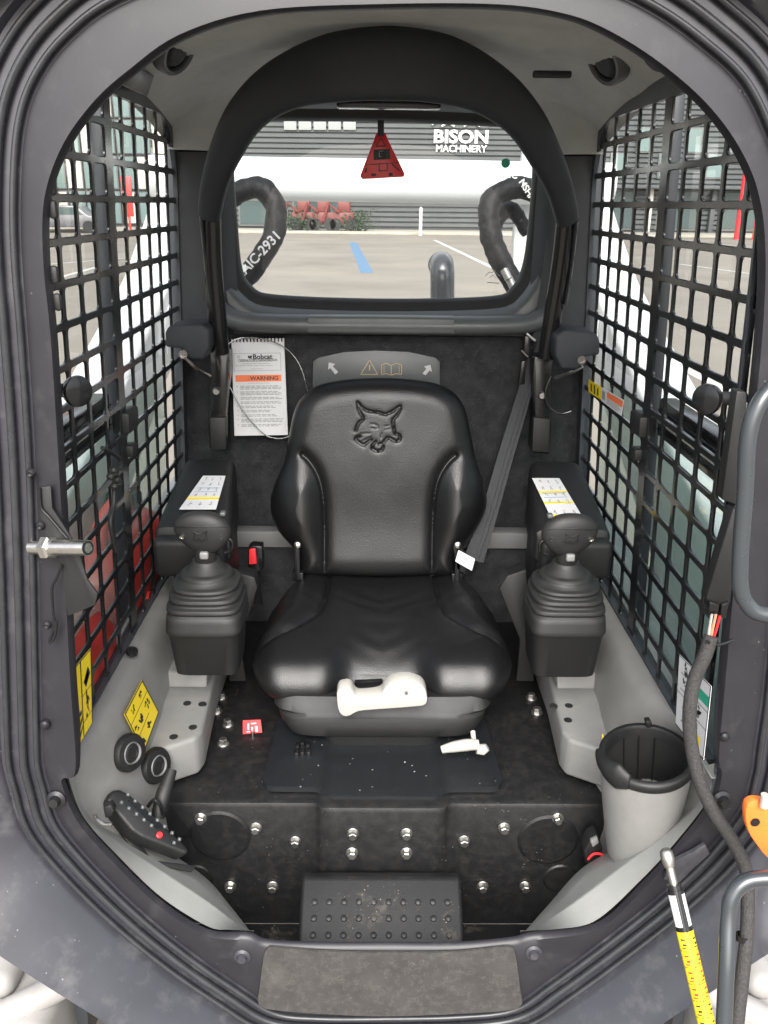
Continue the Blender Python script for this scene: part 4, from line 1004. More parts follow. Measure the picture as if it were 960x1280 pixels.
for s in (-1, 1):
    pa = [(264, 262, 1.64), (266, 330, 1.66), (272, 400, 1.68), (276, 440, 1.70)] if s < 0 else [(708, 270, 1.64), (701, 330, 1.66), (690, 400, 1.68), (683, 446, 1.70)]
    part(rb, 'side_arm', sweep([P(a, b, y=c) for a, b, c in pa], (.018, .015), 16, up=(0, -1, 0), smoothn=20), 'black_gloss', angle=60)
    pb = [(252, 268, 1.635), (258, 330, 1.66), (264, 380, 1.67)] if s < 0 else [(720, 275, 1.635), (714, 330, 1.66), (706, 380, 1.67)]
    part(rb, 'arm_edge', sweep([P(a, b, y=c) for a, b, c in pb], (.004, .012), 10, up=(0, -1, 0), smoothn=14), 'tube_grey')
    bx_ = [(206, 414), (212, 407), (252, 405), (262, 412), (262, 436), (254, 450), (236, 449), (228, 436), (206, 434)] if s < 0 else [(750, 424), (744, 416), (706, 412), (694, 420), (694, 446), (702, 462), (724, 462), (732, 446), (750, 444)]
    part(rb, 'arm_pad', pxplate(bx_, 1.63, .09, .006, 3), 'foam_pad')
    sc_ = P(229, 443, y=1.628) if s < 0 else P(727, 450, y=1.628)
    part(rb, 'pad_screw', lathe([(0, .0), (.0045, .0), (.005, .002), (.0085, .002), (.009, -.004)], 16, axis(sc_, (0, -1, 0))), 'steel')
    hb = [(262, 436), (285, 440), (286, 466), (282, 516), (283, 562), (262, 563), (260, 520), (263, 470)] if s < 0 else [(692, 446), (668, 446), (666, 470), (669, 520), (665, 566), (687, 568), (690, 520), (690, 470)]
    hg = part(rb, 'pivot_bracket', pxplate(hb, 1.755, .06, .004), 'black_gloss')
    cv = [(262, 522), (282, 522), (283, 562), (263, 564)] if s < 0 else [(667, 522), (688, 524), (687, 566), (665, 565)]
    part(rb, 'bracket_cover', pxplate(cv, 1.742, .02, .003), 'black_plastic', sub=hg)
    part(rb, 'pivot_bolt', lathe([(.009, 0), (.009, .003), (.006, .008), (0, .008)], 14, axis(P(271 if s < 0 else 677, 489 if s < 0 else 494, y=1.754), (0, -1, 0))), 'zinc', sub=hg)
    ln = [(232, 447, 1.64), (246, 461, 1.66), (262, 470, 1.70)] if s < 0 else [(728, 458, 1.64), (712, 466, 1.66), (695, 472, 1.70)]
    part(rb, 'return_spring', sweep([P(a, b, y=c) for a, b, c in ln], .004, 8, smoothn=10), 'steel')
part(rb, 'sensor_wire', sweep([P(a, b, y=1.74) for a, b in ((689, 470), (682, 490), (686, 508), (700, 517), (714, 514))], .0028, 8, smoothn=24), 'black_gloss')

# ------------------------------------------------------------------ seat belt
sb = empty('seat_belt', (.2, 1.7, 1.0), 'dark seat belt strap running diagonally down to the seat with white tongue tag', 'seat belt')
bpth = [(690, 300, 1.83), (676, 400, 1.82), (668, 445, 1.81), (650, 510, 1.78), (632, 570, 1.74), (612, 640, 1.70), (592, 700, 1.67)]
wd = [.011, .012, .013, .016, .017, .018, .022]
pp = [P(a, b, y=c) for a, b, c in bpth]
pc = cr([tuple(p) for p in pp], 40); ww = list(np.interp(np.linspace(0, 6, 40), range(7), wd))
part(sb, 'strap', ribbon([Vector(p) for p in pc], ww, .0012, (1, .2, .25)), 'webbing', angle=30)
part(sb, 'strap_edge', join(*[sweep([Vector(p) + Vector((k * .010, -.0022, k * .003)) for p in pc[14:]], .0009, 5) for k in (-1, 0, 1)]), 'webbing')
part(sb, 'adjuster', join(pxplate([(656, 420), (664, 418), (672, 428), (664, 448), (654, 446)], 1.795, .02, .003), pxplate([(652, 452), (658, 450), (656, 480), (648, 482)], 1.79, .012, .002)), 'black_gloss')
part(sb, 'adjuster_bar', join(sweep([P(658, 417, y=1.79), P(669, 426, y=1.79)], .0028, 8), sweep([P(652, 438, y=1.79), P(660, 446, y=1.79)], .0018, 8)), 'steel')
part(sb, 'tongue_tag', pxplate([(573, 688), (594, 699), (590, 714), (569, 702)], 1.60, .004, .001), 'paper', label='white paper tag on the belt tongue')
part(sb, 'tongue', pxplate([(566, 684), (574, 680), (596, 712), (588, 722), (570, 712)], 1.61, .012, .003), 'black_gloss')
bk = empty('belt_buckle', P(320, 712, y=1.68), 'black seat belt buckle with red release button beside the seat', 'buckle')
part(bk, 'housing', pxplate([(309, 686), (314, 682), (328, 683), (329, 712), (324, 716), (310, 715)], 1.66, .03, .004), 'black_gloss')
part(bk, 'release_button', pxplate([(311, 687), (319, 686), (321, 705), (311, 706)], 1.655, .02, .002), 'red_plastic')
part(bk, 'buckle_stalk', sweep([P(318, 712, y=1.675), P(319, 735, y=1.69), P(322, 755, y=1.70)], (.012, .005), 10), 'black_plastic')

# ------------------------------------------------------------------ handbook on the rear wall
HY = 1.815
hbk = empty('handbook', P(324, 545, y=HY), 'white spiral-bound safety handbook hanging on the dark carpet wall', 'handbook')
hq = [P(289, 424, y=HY), P(355, 423, y=HY), P(360, 544, y=HY - .012), P(293, 545, y=HY - .012)]
hs_ = part(hbk, 'pages', extr(hq, (0, .006, 0), .001), 'paper', smooth=False)
mkb = {'print_black': [], 'print_grey': [], 'orange_print': []}
fr_ = [(.04, .145), (.92, .145), (.92, .32), (.04, .32)]
for (a, b), (c_, d_) in zip(fr_, fr_[1:] + fr_[:1]):
    mkb['print_grey'].append(rect(min(a, c_) - .004, min(b, d_) - .002, max(a, c_) + .004, max(b, d_) + .002))
mkb['orange_print'].append(rect(.06, .365, .92, .432))
mkb['print_black'] += [[(.27, .42), (.31, .383), (.35, .42)], [(.30, .185), (.31, .165), (.34, .172), (.375, .162), (.385, .178), (.37, .188), (.38, .20), (.33, .196)]]
mkb['print_grey'] += lines(.16, .80, .222, .236, 1) + lines(.20, .74, .246, .256, 1) + lines(.06, .9, .266, .276, 1) + lines(.36, .6, .30, .31, 1) + lines(.28, .72, .447, .457, 1) + lines(.1, .16, .165, .195, 3) + lines(.72, .85, .175, .183, 1)
v = .475
for k_, rag in ((3, .1), (3, .1), (2, .1), (2, .1), (2, .5), (2, .5), (2, .3), (3, .1), (2, .2)):
    mkb['print_grey'] += lines(.14, .93, v, v + .0145 * k_, k_, .5, rag); mkb['print_grey'].append(rect(.075, v, .095, v + .008)); v += .0145 * k_ + .016
nn = (hq[1] - hq[0]).cross(hq[3] - hq[0]).normalized()
if nn.y > 0: nn = -nn
for m, polys in mkb.items():
    V, Fc = [], []
    for poly in polys:
        k_ = len(V); V += [bilerp(hq, a, b) + nn * .0008 for a, b in poly]; Fc.append(tuple(range(k_, len(V))))
    o = part(hbk, 'print', (V, Fc), m, smooth=False, sub=hs_); o['kind'] = 'stuff'
hM = facing(hq[0], hq[1], hq[3])
def hb_text(s, u, v, size, mat, off=0.0):
    p = bilerp(hq, u, v) + nn * .0012; M = hM.copy(); M.translation = p; text(hbk, s, M, size, mat, ext=.0001, sub=hs_, off=off)
hb_text('Bobcat', .58, .182, .0150, 'print_black', .0004)
hb_text('WARNING', .60, .400, .0125, 'print_black', .0003)
hb_text("OPERATOR'S HANDBOOK", .49, .215, .0072, 'print_black')
V = []
for i in range(15):
    p = bilerp(hq, .04 + .92 * i / 14, .0); V.append(sweep([p + Vector((0, -.003, -.006)), p + Vector((0, -.004, .002)), p + Vector((0, .002, .004)), p + Vector((0, .009, .0)), p + Vector((0, .008, -.006))], .0014, 6))
o = part(hbk, 'spiral_binding', join(*V), 'black_gloss'); o['kind'] = 'stuff'
cb = [(284, 432, 1.80), (300, 423, 1.80), (330, 424, 1.80), (355, 434, 1.80), (372, 452, 1.80), (382, 478, 1.80), (385, 500, 1.80), (378, 530, 1.79), (362, 545, 1.79), (345, 548, 1.79), (328, 541, 1.79), (305, 515, 1.79), (288, 485, 1.795), (281, 460, 1.80), (282, 440, 1.80)]
o = mk('tether_cable', sweep([P(a, b, y=c) for a, b, c in cb], .0013, 6, True, smoothn=90), 'steel'); tag(o, 'thin looped steel tether cable over the handbook', 'cable')

# ------------------------------------------------------------------ red exit tag on the rear window
et = empty('exit_tag', P(477, 224, y=1.85), 'red triangular emergency exit tag hanging at the rear window top', 'tag')
tgp = part(et, 'tag_plate', pxplate([(470, 166), (482, 166), (486, 176), (506, 217), (505, 221), (453, 224), (450, 220), (466, 178)], 1.85, .006, .002), 'red_plastic')
def etp(parts, mat):
    V, Fc = [], []
    for pts in parts:
        k_ = len(V); V += [P(a, b, y=1.8492) for a, b in pts]; Fc.append(tuple(range(k_, len(V))))
    part(et, 'print', (V, Fc), mat, smooth=False, sub=tgp)['kind'] = 'stuff'
etp([[(467, 187), (487, 186), (488, 199), (467, 200)]] + pline([(470, 183), (476, 173), (482, 182), (470, 183)], 1.2) + pline([(458, 206), (500, 203)], .8) + [[(457, 210), (459, 210), (458, 216), (456, 216)], [(464, 217), (470, 217), (470, 220), (464, 220)], [(486, 216), (491, 216), (491, 220), (486, 220)]] + pline([(474, 205), (474, 214), (484, 213), (484, 205)], 1.2) + pline([(490, 205), (499, 213)], 1.6), 'print_black')
etp(pline([(474, 189), (480, 189), (480, 196), (474, 196), (474, 189)], 1), 'print_pale')
part(et, 'strap', pxplate([(472, 150), (480, 150), (480, 170), (472, 170)], 1.845, .004, .001), 'black_rubber')
o = mk('green_sticker', lathe([(0, .001), (.0095, .001), (.0095, 0)], 20, axis(P(632, 204, y=1.905), (0, -1, 0))), 'green_print'); tag(o, 'small round green sticker on the rear window', 'sticker')
# faint maker's mark etched low on the rear glass
V, Fc = [], []
for poly in pline([(607, 345), (611, 340), (615, 341), (618, 338), (621, 342), (625, 345)], .8) + pline([(609, 353), (624, 354)], 1.0) + pline([(612, 347), (616, 344), (620, 347)], .7):
    k_ = len(V); V += [P(a, b, y=1.904) for a, b in poly]; Fc.append(tuple(range(k_, len(V))))
part(cab, 'glass_mark', (V, Fc), 'print_grey', smooth=False)

# ------------------------------------------------------------------ cup holder, keypad and switches on the lower panels
ch = empty('cup_holder', P(800, 1075, y=1.06), 'grey plastic cup holder with black rubber rim on the right sill panel', 'cup holder')
cc = P(808, 945, y=1.045); tilt = Vector((-.10, -.10, 1)).normalized(); CM = axis(cc, tilt, (1, 0, 0))
rc = .0665
rows = []
bc = P(797, 1062, y=1.05)
for k in range(12):
    v_ = k / 11; ctr = cc.lerp(bc, v_) + Vector((0, 0, 0)); r_ = rc * (1 - .30 * v_ ** 1.3)
    M_ = axis(ctr, tilt.lerp(Vector((0, 0, 1)), v_), (1, 0, 0))
    rows.append([M_ @ Vector((r_ * math.cos(2 * math.pi * q / 48), r_ * math.sin(2 * math.pi * q / 48), -.004)) for q in range(48)])
part(ch, 'cup_body', loft(rows, (False, True)), 'grey_plastic', angle=60)
part(ch, 'rim', lathe([(rc * .84, -.06), (rc * .86, .002), (rc * .90, .007), (rc * .99, .007), (rc * 1.035, .003), (rc * 1.04, -.006), (rc * 1.0, -.010)], 56, CM, caps=(False, False)), 'black_plastic', angle=60)
part(ch, 'cup_lining', lathe([(rc * .87, .0), (rc * .82, -.05), (rc * .74, -.12), (rc * .1, -.122)], 48, CM, caps=(False, True)), 'black_rubber')
# spring tab of the rim on the seat side
tb = [CM @ Vector((rc * 1.0 * math.cos(R(a)), rc * 1.0 * math.sin(R(a)), .004)) for a in range(168, 240, 6)]
part(ch, 'rim_tab', sweep(tb, [(.007, .005), (.010, .010), (.011, .017), (.010, .022), (.006, .012)], 14, up=(0, 0, 1), smoothn=24), 'black_plastic', angle=70)
part(ch, 'lining_rib', join(*[sweep([CM @ Vector((rc * .83 * math.cos(R(a)), rc * .83 * math.sin(R(a)), -.01)), CM @ Vector((rc * .77 * math.cos(R(a)), rc * .77 * math.sin(R(a)), -.11))], .0014, 6) for a in (60, 85, 110)]), 'black_plastic')
# small wedge decal and strap end beside the cup
yt = [P(753, 917, y=1.10), P(757, 926, y=1.10), P(750, 940, y=1.10)]
part(cab, 'warning_decal', (yt, [(0, 1, 2)]), 'sticker_yellow', smooth=False)
part(cab, 'strap_end', pxplate([(807, 902), (814, 901), (817, 909), (809, 911)], 1.09, .012, .002), 'black_plastic')
# right connector near the floor
cn = empty('wiring_plug', P(742, 1078, y=1.10), 'black wiring plug with red wire beside the cup holder base', 'plug')
part(cn, 'plug_body', pxplate([(730, 1064), (738, 1050), (748, 1046), (754, 1062), (752, 1072), (732, 1082)], 1.10, .03, .004), 'black_plastic')
part(cn, 'plug_clip', pxplate([(738, 1052), (747, 1047), (749, 1054), (741, 1060)], 1.095, .008, .002), 'grey_button')
part(cn, 'red_wire', sweep([P(a, b, y=1.094) for a, b in ((735, 1074), (741, 1068), (748, 1067), (755, 1069))], .0022, 8, smoothn=16), 'red_plastic')

kp = empty('keypad', P(180, 1060, y=1.05), 'black keypad display tilted on the left sill panel', 'keypad')
kt = [(147, 987), (158, 990), (196, 1022), (240, 1058), (236, 1066), (222, 1061), (168, 1040), (132, 1002), (136, 990)]
KO = P(185, 1030, y=1.03); KN = Vector((.62, -.35, .70)).normalized()
def kpx(x, y, d=0.0): return PL(x, y, KO + KN * d, KN)
face = [kpx(*q) for q in ((140, 988), (150, 986), (162, 992), (232, 1056), (238, 1064), (232, 1068), (178, 1046), (166, 1038), (134, 1000))]
part(kp, 'housing', extr(face, -KN * .034, .005, 3), 'black_plastic')
part(kp, 'backplate', extr([kpx(x, y, -.034) for x, y in ((120, 992), (134, 992), (190, 1075), (246, 1082), (240, 1090), (180, 1078), (118, 1000))], -KN * .004, .001), 'black_plastic')
part(kp, 'screen', extr([kpx(x, y, .0012) for x, y in ((160, 1000), (170, 1000), (206, 1034), (196, 1036))], -KN * .001), 'black_gloss', smooth=False)
for i in range(8):
    for side in (0, 1):
        x = (152 + 9.4 * i, 1000 + 7.2 * i) if side == 0 else (160 + 9.2 * i, 996 + 8.0 * i)
        if side == 0 and i in (5, 6): continue
        c_ = kpx(x[0], x[1] + (3 if side == 0 else -3), .001)
        part(kp, 'key', rbox((.0055, .0055, .002), .0008, 1, M=axis(c_, KN)), 'dark_trim')
        part(kp, 'key_icon', rbox((.0018, .0018, .0006), 0, M=axis(kpx(x[0], x[1] + (3 if side == 0 else -3), .0024), KN)), 'print_grey', smooth=False)
part(kp, 'red_key', lathe([(.005, 0), (.005, .002), (.004, .003), (0, .003)], 18, axis(kpx(199, 1044, .0008), KN)), 'red_plastic')
part(kp, 'side_loop', sweep([P(a, b, y=.985) for a, b in ((118, 1018), (121, 1024), (130, 1030), (140, 1030))], .0028, 8, smoothn=14), 'steel')
part(kp, 'side_knob', pxplate([(128, 1010), (138, 1006), (143, 1014), (140, 1021), (131, 1024)], .995, .014, .003), 'black_plastic')
hn = empty('lever_handle', P(200, 1020, y=1.09), 'short black tapered lever behind the keypad', 'lever')
part(hn, 'shaft', sweep([P(197, 1022, y=1.08), P(204, 995, y=1.10), P(215, 962, y=1.13)], [(.011, .011), (.0125, .0125), (.008, .008)], 14, smoothn=14), 'black_plastic')
part(hn, 'lever_cable', sweep([P(a, b, y=1.075) for a, b in ((185, 1008), (192, 1000), (199, 1004), (204, 1018))], .003, 8, smoothn=14), 'black_gloss')
# two round outlets on the left panel
for px, py, x, lab in ((163, 941, -.394, 'round accessory socket under the yellow diamond decal'), (196, 957, -.372, 'round accessory socket beside the lever')):
    c_ = P(px, py, x=x); e = empty('socket', c_, lab, 'socket', 'round sockets on the left panel')
    M_ = axis(c_, (.86, -.46, .22))
    part(e, 'bezel', lathe([(.017, .002), (.0185, .006), (.027, .005), (.030, 0), (.030, -.006)], 32, M_, caps=(False, False)), 'black_plastic')
    part(e, 'ring', lathe([(.0150, .003), (.0162, .0065), (.0178, .004), (.0178, .0)], 28, M_, caps=(False, False)), 'grey_bar')
    part(e, 'lid', lathe([(0, .004), (.009, .004), (.0095, .0055), (.0110, .0055), (.0150, .003)], 24, M_, caps=(False, False)), 'black_plastic')

# ------------------------------------------------------------------ decals
def onx(px, py, x): return P(px, py, x=x)
ydp = lambda a, b: PL(a, b, (-.388, 1.13, .85), (1, .03, .213))
yd = [ydp(177, 850), ydp(198, 890), ydp(179, 942), ydp(155, 893)]

dm = {'print_black': [rect(0, .0, 1, .03), rect(0, .97, 1, 1), rect(0, 0, .03, 1), rect(.97, 0, 1, 1), rect(.3, .03, .315, .97), rect(.66, .3, .675, .97), ik(.48, .22, .12), ik(.5, .6, .15), ik(.82, .45, .13), ik(.16, .28, .09), ik(.16, .7, .09), ik(.84, .82, .10), ik(.5, .86, .09)]}
sticker(cab, 'warning_decal', yd, 'sticker_yellow', dm, label='yellow diamond warning decal with black pictograms')
yv = [P(93, 834, x=-.436), P(113, 810, x=-.436), P(115, 902, x=-.436), P(99, 930, x=-.436)]
dm = {'print_black': [rect(0, 0, 1, .015), rect(.28, .0, .34, 1), [(.45, .32), (.75, .18), (.9, .3), (.6, .42)], [(.5, .33), (.72, .22), (.82, .3), (.62, .38)][::-1], ik(.68, .55, .15), ik(.66, .7, .14), rect(.1, .62, .24, .68), [(.05, .78), (.26, .70), (.26, .76), (.05, .84)], [(.05, .9), (.26, .82), (.26, .86), (.05, .95)], rect(.34, .47, 1, .48), rect(.34, .82, 1, .83), rect(.95, 0, 1, 1)], 'sticker_yellow': [[(.55, .32), (.72, .25), (.78, .3), (.64, .35)]]}
sticker(cab, 'warning_decal', yv, 'sticker_yellow', dm, label='tall yellow warning decal on the left grille')
wv = [P(850, 818, x=.436), P(888, 862, x=.436), P(878, 950, x=.436), P(845, 905, x=.436)]
wv = [P(850, 818, x=.436), P(890, 858, x=.436), P(880, 950, x=.436), P(845, 905, x=.436)]
dm = {'print_black': [rect(.46, 0, .48, 1), rect(0, .0, 1, .012), rect(0, .5, .46, .51), ik(.72, .45, .10), ik(.7, .52, .08), rect(.48, .60, 1, .61), ik(.25, .12, .1), ik(.22, .3, .06), rect(.48, .36, 1, .37), rect(0, .98, 1, 1), rect(.98, 0, 1, 1)], 'print_grey': [ik(.25, .66, .08), ik(.24, .82, .07), ik(.72, .68, .08), rect(.1, .2, .35, .22), rect(.1, .42, .35, .44)], 'green_print': [rect(.48, .16, 1, .30)], 'sticker_yellow': [rect(.55, .78, .85, .9)]}
sticker(cab, 'warning_decal', wv, 'paper', dm, label='white instruction decal with green band on the right grille')
rs = [P(736, 474, x=.428), P(752, 484, x=.428), P(752, 500, x=.428), P(736, 490, x=.428)]
sticker(cab, 'warning_decal', rs, 'sticker_yellow', {'print_black': [rect(.2, .2, .3, .8), rect(.45, .15, .55, .85), rect(.7, .25, .8, .8)]})
rs = [P(752, 484, x=.428), P(780, 500, x=.428), P(777, 520, x=.428), P(752, 501, x=.428)]
sticker(cab, 'warning_decal', rs, 'paper', {'orange_print': [rect(.3, .08, 1, .48)], 'print_grey': lines(.3, .98, .55, .95, 3) + [rect(.05, .2, .2, .8)]})

# ------------------------------------------------------------------ hardware on the door pillars
def knob(s, label):
    p = P(97, 489, y=1.02) if s < 0 else P(884, 499, y=1.02)
    e = empty('bump_stop', p, label, 'knob', 'black rubber knobs on the pillars')
    base = Vector((p.x + s * .05, p.y + .01, p.z)); d = (p - base).normalized()
    part(e, 'stem', sweep([base, p], .0085, 14), 'black_rubber')
    part(e, 'head', lathe([(.009, -.020), (.012, -.015), (.018, -.006), (.0195, 0), (.0185, .004), (.013, .006), (0, .0065)], 28, axis(p, (d * 1.0 + Vector((0, -.55, .05))).normalized())), 'black_gloss')
knob(-1, 'black mushroom knob on the left pillar before the grille')
knob(1, 'black mushroom knob on the right pillar before the grille')
lt = empty('door_latch', dp(80, 690), 'black latch plate with silver striker bolt on the left pillar', 'latch')
part(lt, 'latch_plate', extr([dp(a, b, -.010) for a, b in ((53, 606), (67, 604), (69, 632), (92, 668), (103, 690), (113, 722), (125, 738), (122, 752), (88, 766), (84, 742), (80, 700), (56, 660))], (0, .004, 0), .001), 'black_plastic')
part(lt, 'plate_edge', sweep([dp(a, b, -.014) for a, b in ((82, 700), (76, 716), (70, 730), (72, 765), (74, 775), (66, 797), (73, 790), (76, 770))], .0018, 8, smoothn=40), 'black_gloss')
part(lt, 'plate_rib', sweep([dp(a, b, -.012) for a, b in ((54, 606), (56, 630), (66, 642), (88, 668))], .002, 8, smoothn=20), 'black_gloss')
A0, A1 = dp(42, 682, -.006), P(110, 685, y=.915)
part(lt, 'striker_bolt', join(sweep([A0, A0.lerp(A1, .35)], .0085, 18), sweep([A0.lerp(A1, .30), A1], .0095, 20)), 'steel')
M_ = axis(A0.lerp(A1, .28), (A1 - A0)); hx = [[M_ @ Vector((r_ * math.cos(k * math.pi / 3), r_ * math.sin(k * math.pi / 3), z)) for k in range(6)] for r_, z in ((.012, -.005), (.0145, -.003), (.0145, .007), (.012, .009))]
part(lt, 'lock_nut', loft(hx), 'steel', angle=25)
M_ = axis(A1, (A1 - A0)); part(lt, 'bolt_end', lathe([(.0085, .0006), (.006, .0008), (.006, -.012), (0, -.012)], 20, M_, caps=(False, True)), 'dark_bolt')
for x, y in ((43, 588), (55, 653), (63, 776)):
    part(lt, 'plate_screw', lathe([(0, .002), (.003, .003), (.005, .001), (.006, -.002)], 14, axis(dp(x, y, -.012), (0, -1, 0))), 'dark_bolt')
# ragged trim edge beside the upper left of the doorway
part(cab, 'edge_clip', join(*[rbox((.010, .01, .02), .004, c=dp(x, y, .02)) for x, y in ((56, 232), (58, 262), (60, 345), (64, 380))]), 'black_rubber')['kind'] = 'stuff'

# cover, harness and braided loom on the right pillar
hc = empty('wiring_loom', dp(900, 780), 'braided wiring loom hanging down the right door pillar', 'wiring loom')
part(hc, 'loom_cover', join(extr([P(a, b, y=.955) for a, b in ((921, 488), (934, 490), (936, 580), (926, 634), (902, 625))], (0, .02, 0), .003), extr([P(a, b, y=.950) for a, b in ((916, 636), (928, 634), (914, 756), (904, 762), (882, 750))], (0, .022, 0), .004)), 'black_plastic')
part(hc, 'connector', join(pxplate([(887, 752), (900, 756), (897, 772), (886, 770)], .945, .016, .002), pxplate([(902, 756), (912, 752), (908, 774), (900, 772)], .945, .016, .002)), 'black_gloss')
part(hc, 'wire', sweep([P(895, 768, y=.94), P(891, 785, y=.94), P(888, 800, y=.94)], .0018, 6), 'copper')
part(hc, 'wire', sweep([P(900, 770, y=.94), P(896, 785, y=.94), P(891, 800, y=.94)], .0018, 6), 'red_plastic')
part(hc, 'wire', sweep([P(890, 768, y=.94), P(887, 785, y=.94), P(885, 800, y=.94)], .0018, 6), 'white_plastic')
bl = [(889, 795, .935), (881, 820, .93), (868, 850, .93), (862, 890, .925), (864, 930, .92), (874, 975, .91), (892, 1015, .90), (912, 1045, .89), (928, 1075, .88), (934, 1100, .87), (934, 1160, .84), (928, 1220, .81), (920, 1290, .78)]
part(hc, 'braided_sleeve', sweep([P(a, b, y=c) for a, b, c in bl], .0088, 16, smoothn=110), 'braid', angle=80)
part(hc, 'cable_tie', join(sweep([P(884, 802, y=.925), P(897, 806, y=.935), P(916, 800, y=.945)], .0022, 6, smoothn=10), lathe([(.0098, -.004), (.0098, .004)], 14, axis(P(929, 1172, y=.835), (-.1, -.3, -1)), caps=(False, False))), 'black_gloss')

# open door at the right: bent tube frame, latch
dr = empty('open_door', P(950, 900, y=.86), 'grey tube frame of the opened door at the right edge', 'door')
t1 = [(985, 470, .90), (952, 500, .89), (936, 545, .885), (931, 620, .88), (926, 690, .875), (926, 735, .872), (936, 758, .87), (955, 768, .868), (1010, 772, .865)]
part(dr, 'upper_tube', sweep([P(a, b, y=c) for a, b, c in t1], .0095, 18, smoothn=60), 'tube_grey', angle=80)
t2 = [(1010, 1098, .78), (955, 1098, .79), (930, 1103, .79), (915, 1120, .785), (910, 1150, .775), (908, 1210, .75), (904, 1300, .72)]
part(dr, 'lower_tube', sweep([P(a, b, y=c) for a, b, c in t2], .0095, 18, smoothn=60), 'tube_grey', angle=80)
ol = empty('orange_latch', P(950, 1030, y=.84), 'bright orange latch lever beside the door tube', 'latch')
part(ol, 'lever_body', extr([P(a, b, y=.84) for a, b in [tuple(q) for q in cr([(934, 1006), (945, 1001), (962, 1004), (990, 1010), (990, 1080), (962, 1074), (946, 1056), (936, 1040), (932, 1022)], 36, True)]], (0, .012, 0), .002), 'orange_latch', smooth=True)
part(ol, 'pin_hole', lathe([(0, .0005), (.006, .0005), (.0062, -.004)], 18, axis(P(944, 1028, y=.8395), (0, -1, 0))), 'dark_bolt')
part(ol, 'latch_pin', sweep([P(955, 1008, y=.835), P(956, 993, y=.835)], [.0055, .0045], 12), 'white_plastic')

# gas strut of the door
gs = empty('gas_strut', P(834, 1066, y=.90), 'gas strut with yellow warning label at the lower right of the doorway', 'gas strut')
G0, G1, G2, G3 = P(833, 1066, y=.885), P(845, 1110, y=.86), P(856, 1160, y=.835), P(888, 1300, y=.77)
ad = (G3 - G0).normalized(); G1 = G0 + ad * (G3 - G0).length * .20; G2 = G0 + ad * (G3 - G0).length * .42
part(gs, 'ball_socket', join(sweep([G0 - ad * .006, G0 - ad * .002, G0 + ad * .008, G0 + ad * .018], [.004, .0085, .009, .0065], 16), sweep([G0 + ad * .018, G1 - ad * .004], .0055, 14)), 'zinc', angle=60)
part(gs, 'collar', sweep([G1 - ad * .006, G1 + ad * .004], .0095, 18), 'black_gloss')
tube_ = part(gs, 'cylinder', sweep([G1, G3], .0105, 24), 'black_gloss')
def wrap(a, b, r_, a0, a1, mat, name, up=Vector((0, -1, .5))):
    d = (b - a).normalized(); x = (up - d * up.dot(d)).normalized(); y = d.cross(x); n = 14; rows = []
    for k in range(n + 1):
        an = R(a0 + (a1 - a0) * k / n); o_ = x * (r_ * math.cos(an)) + y * (r_ * math.sin(an)); rows.append([a + o_, b + o_])
    return part(gs, name, gridf(rows), mat, sub=tube_)
wrap(G1 + ad * .005, G2 - ad * .006, .0108, 22, 85, 'paper', 'strut_label'); wrap(G1 + ad * .005, G2 - ad * .006, .0108, -85, -22, 'paper', 'strut_label')
wrap(G2, G3, .0110, -180, 180, 'sticker_yellow', 'strut_label')
for k in range(6):
    a = G2 + ad * (.006 + .020 * k)
    wrap(a + ad * .0165, a + ad * .0172, .0112, -90, 90, 'print_black', 'print')
    for c0 in (-42, 42):
        m_ = 'print_red' if k in (1, 2, 3) else 'print_black'
        wrap(a + ad * .002, a + ad * .004, .0112, c0 - 14, c0 + 16, m_, 'print'); wrap(a + ad * .008, a + ad * .0105, .0112, c0 - 18, c0 + 8, m_, 'print'); wrap(a + ad * .0125, a + ad * .0140, .0112, c0 - 10, c0 + 20, m_, 'print')
wrap(G2, G3, .0112, -2, 2, 'print_black', 'print')
part(gs, 'strut_bracket', extr([dp(a, b, -.012) for a, b in ((826, 1092), (838, 1070), (862, 1058), (878, 1048), (884, 1060), (860, 1082), (846, 1096))], (0, .008, 0), .002), 'frame_paint')

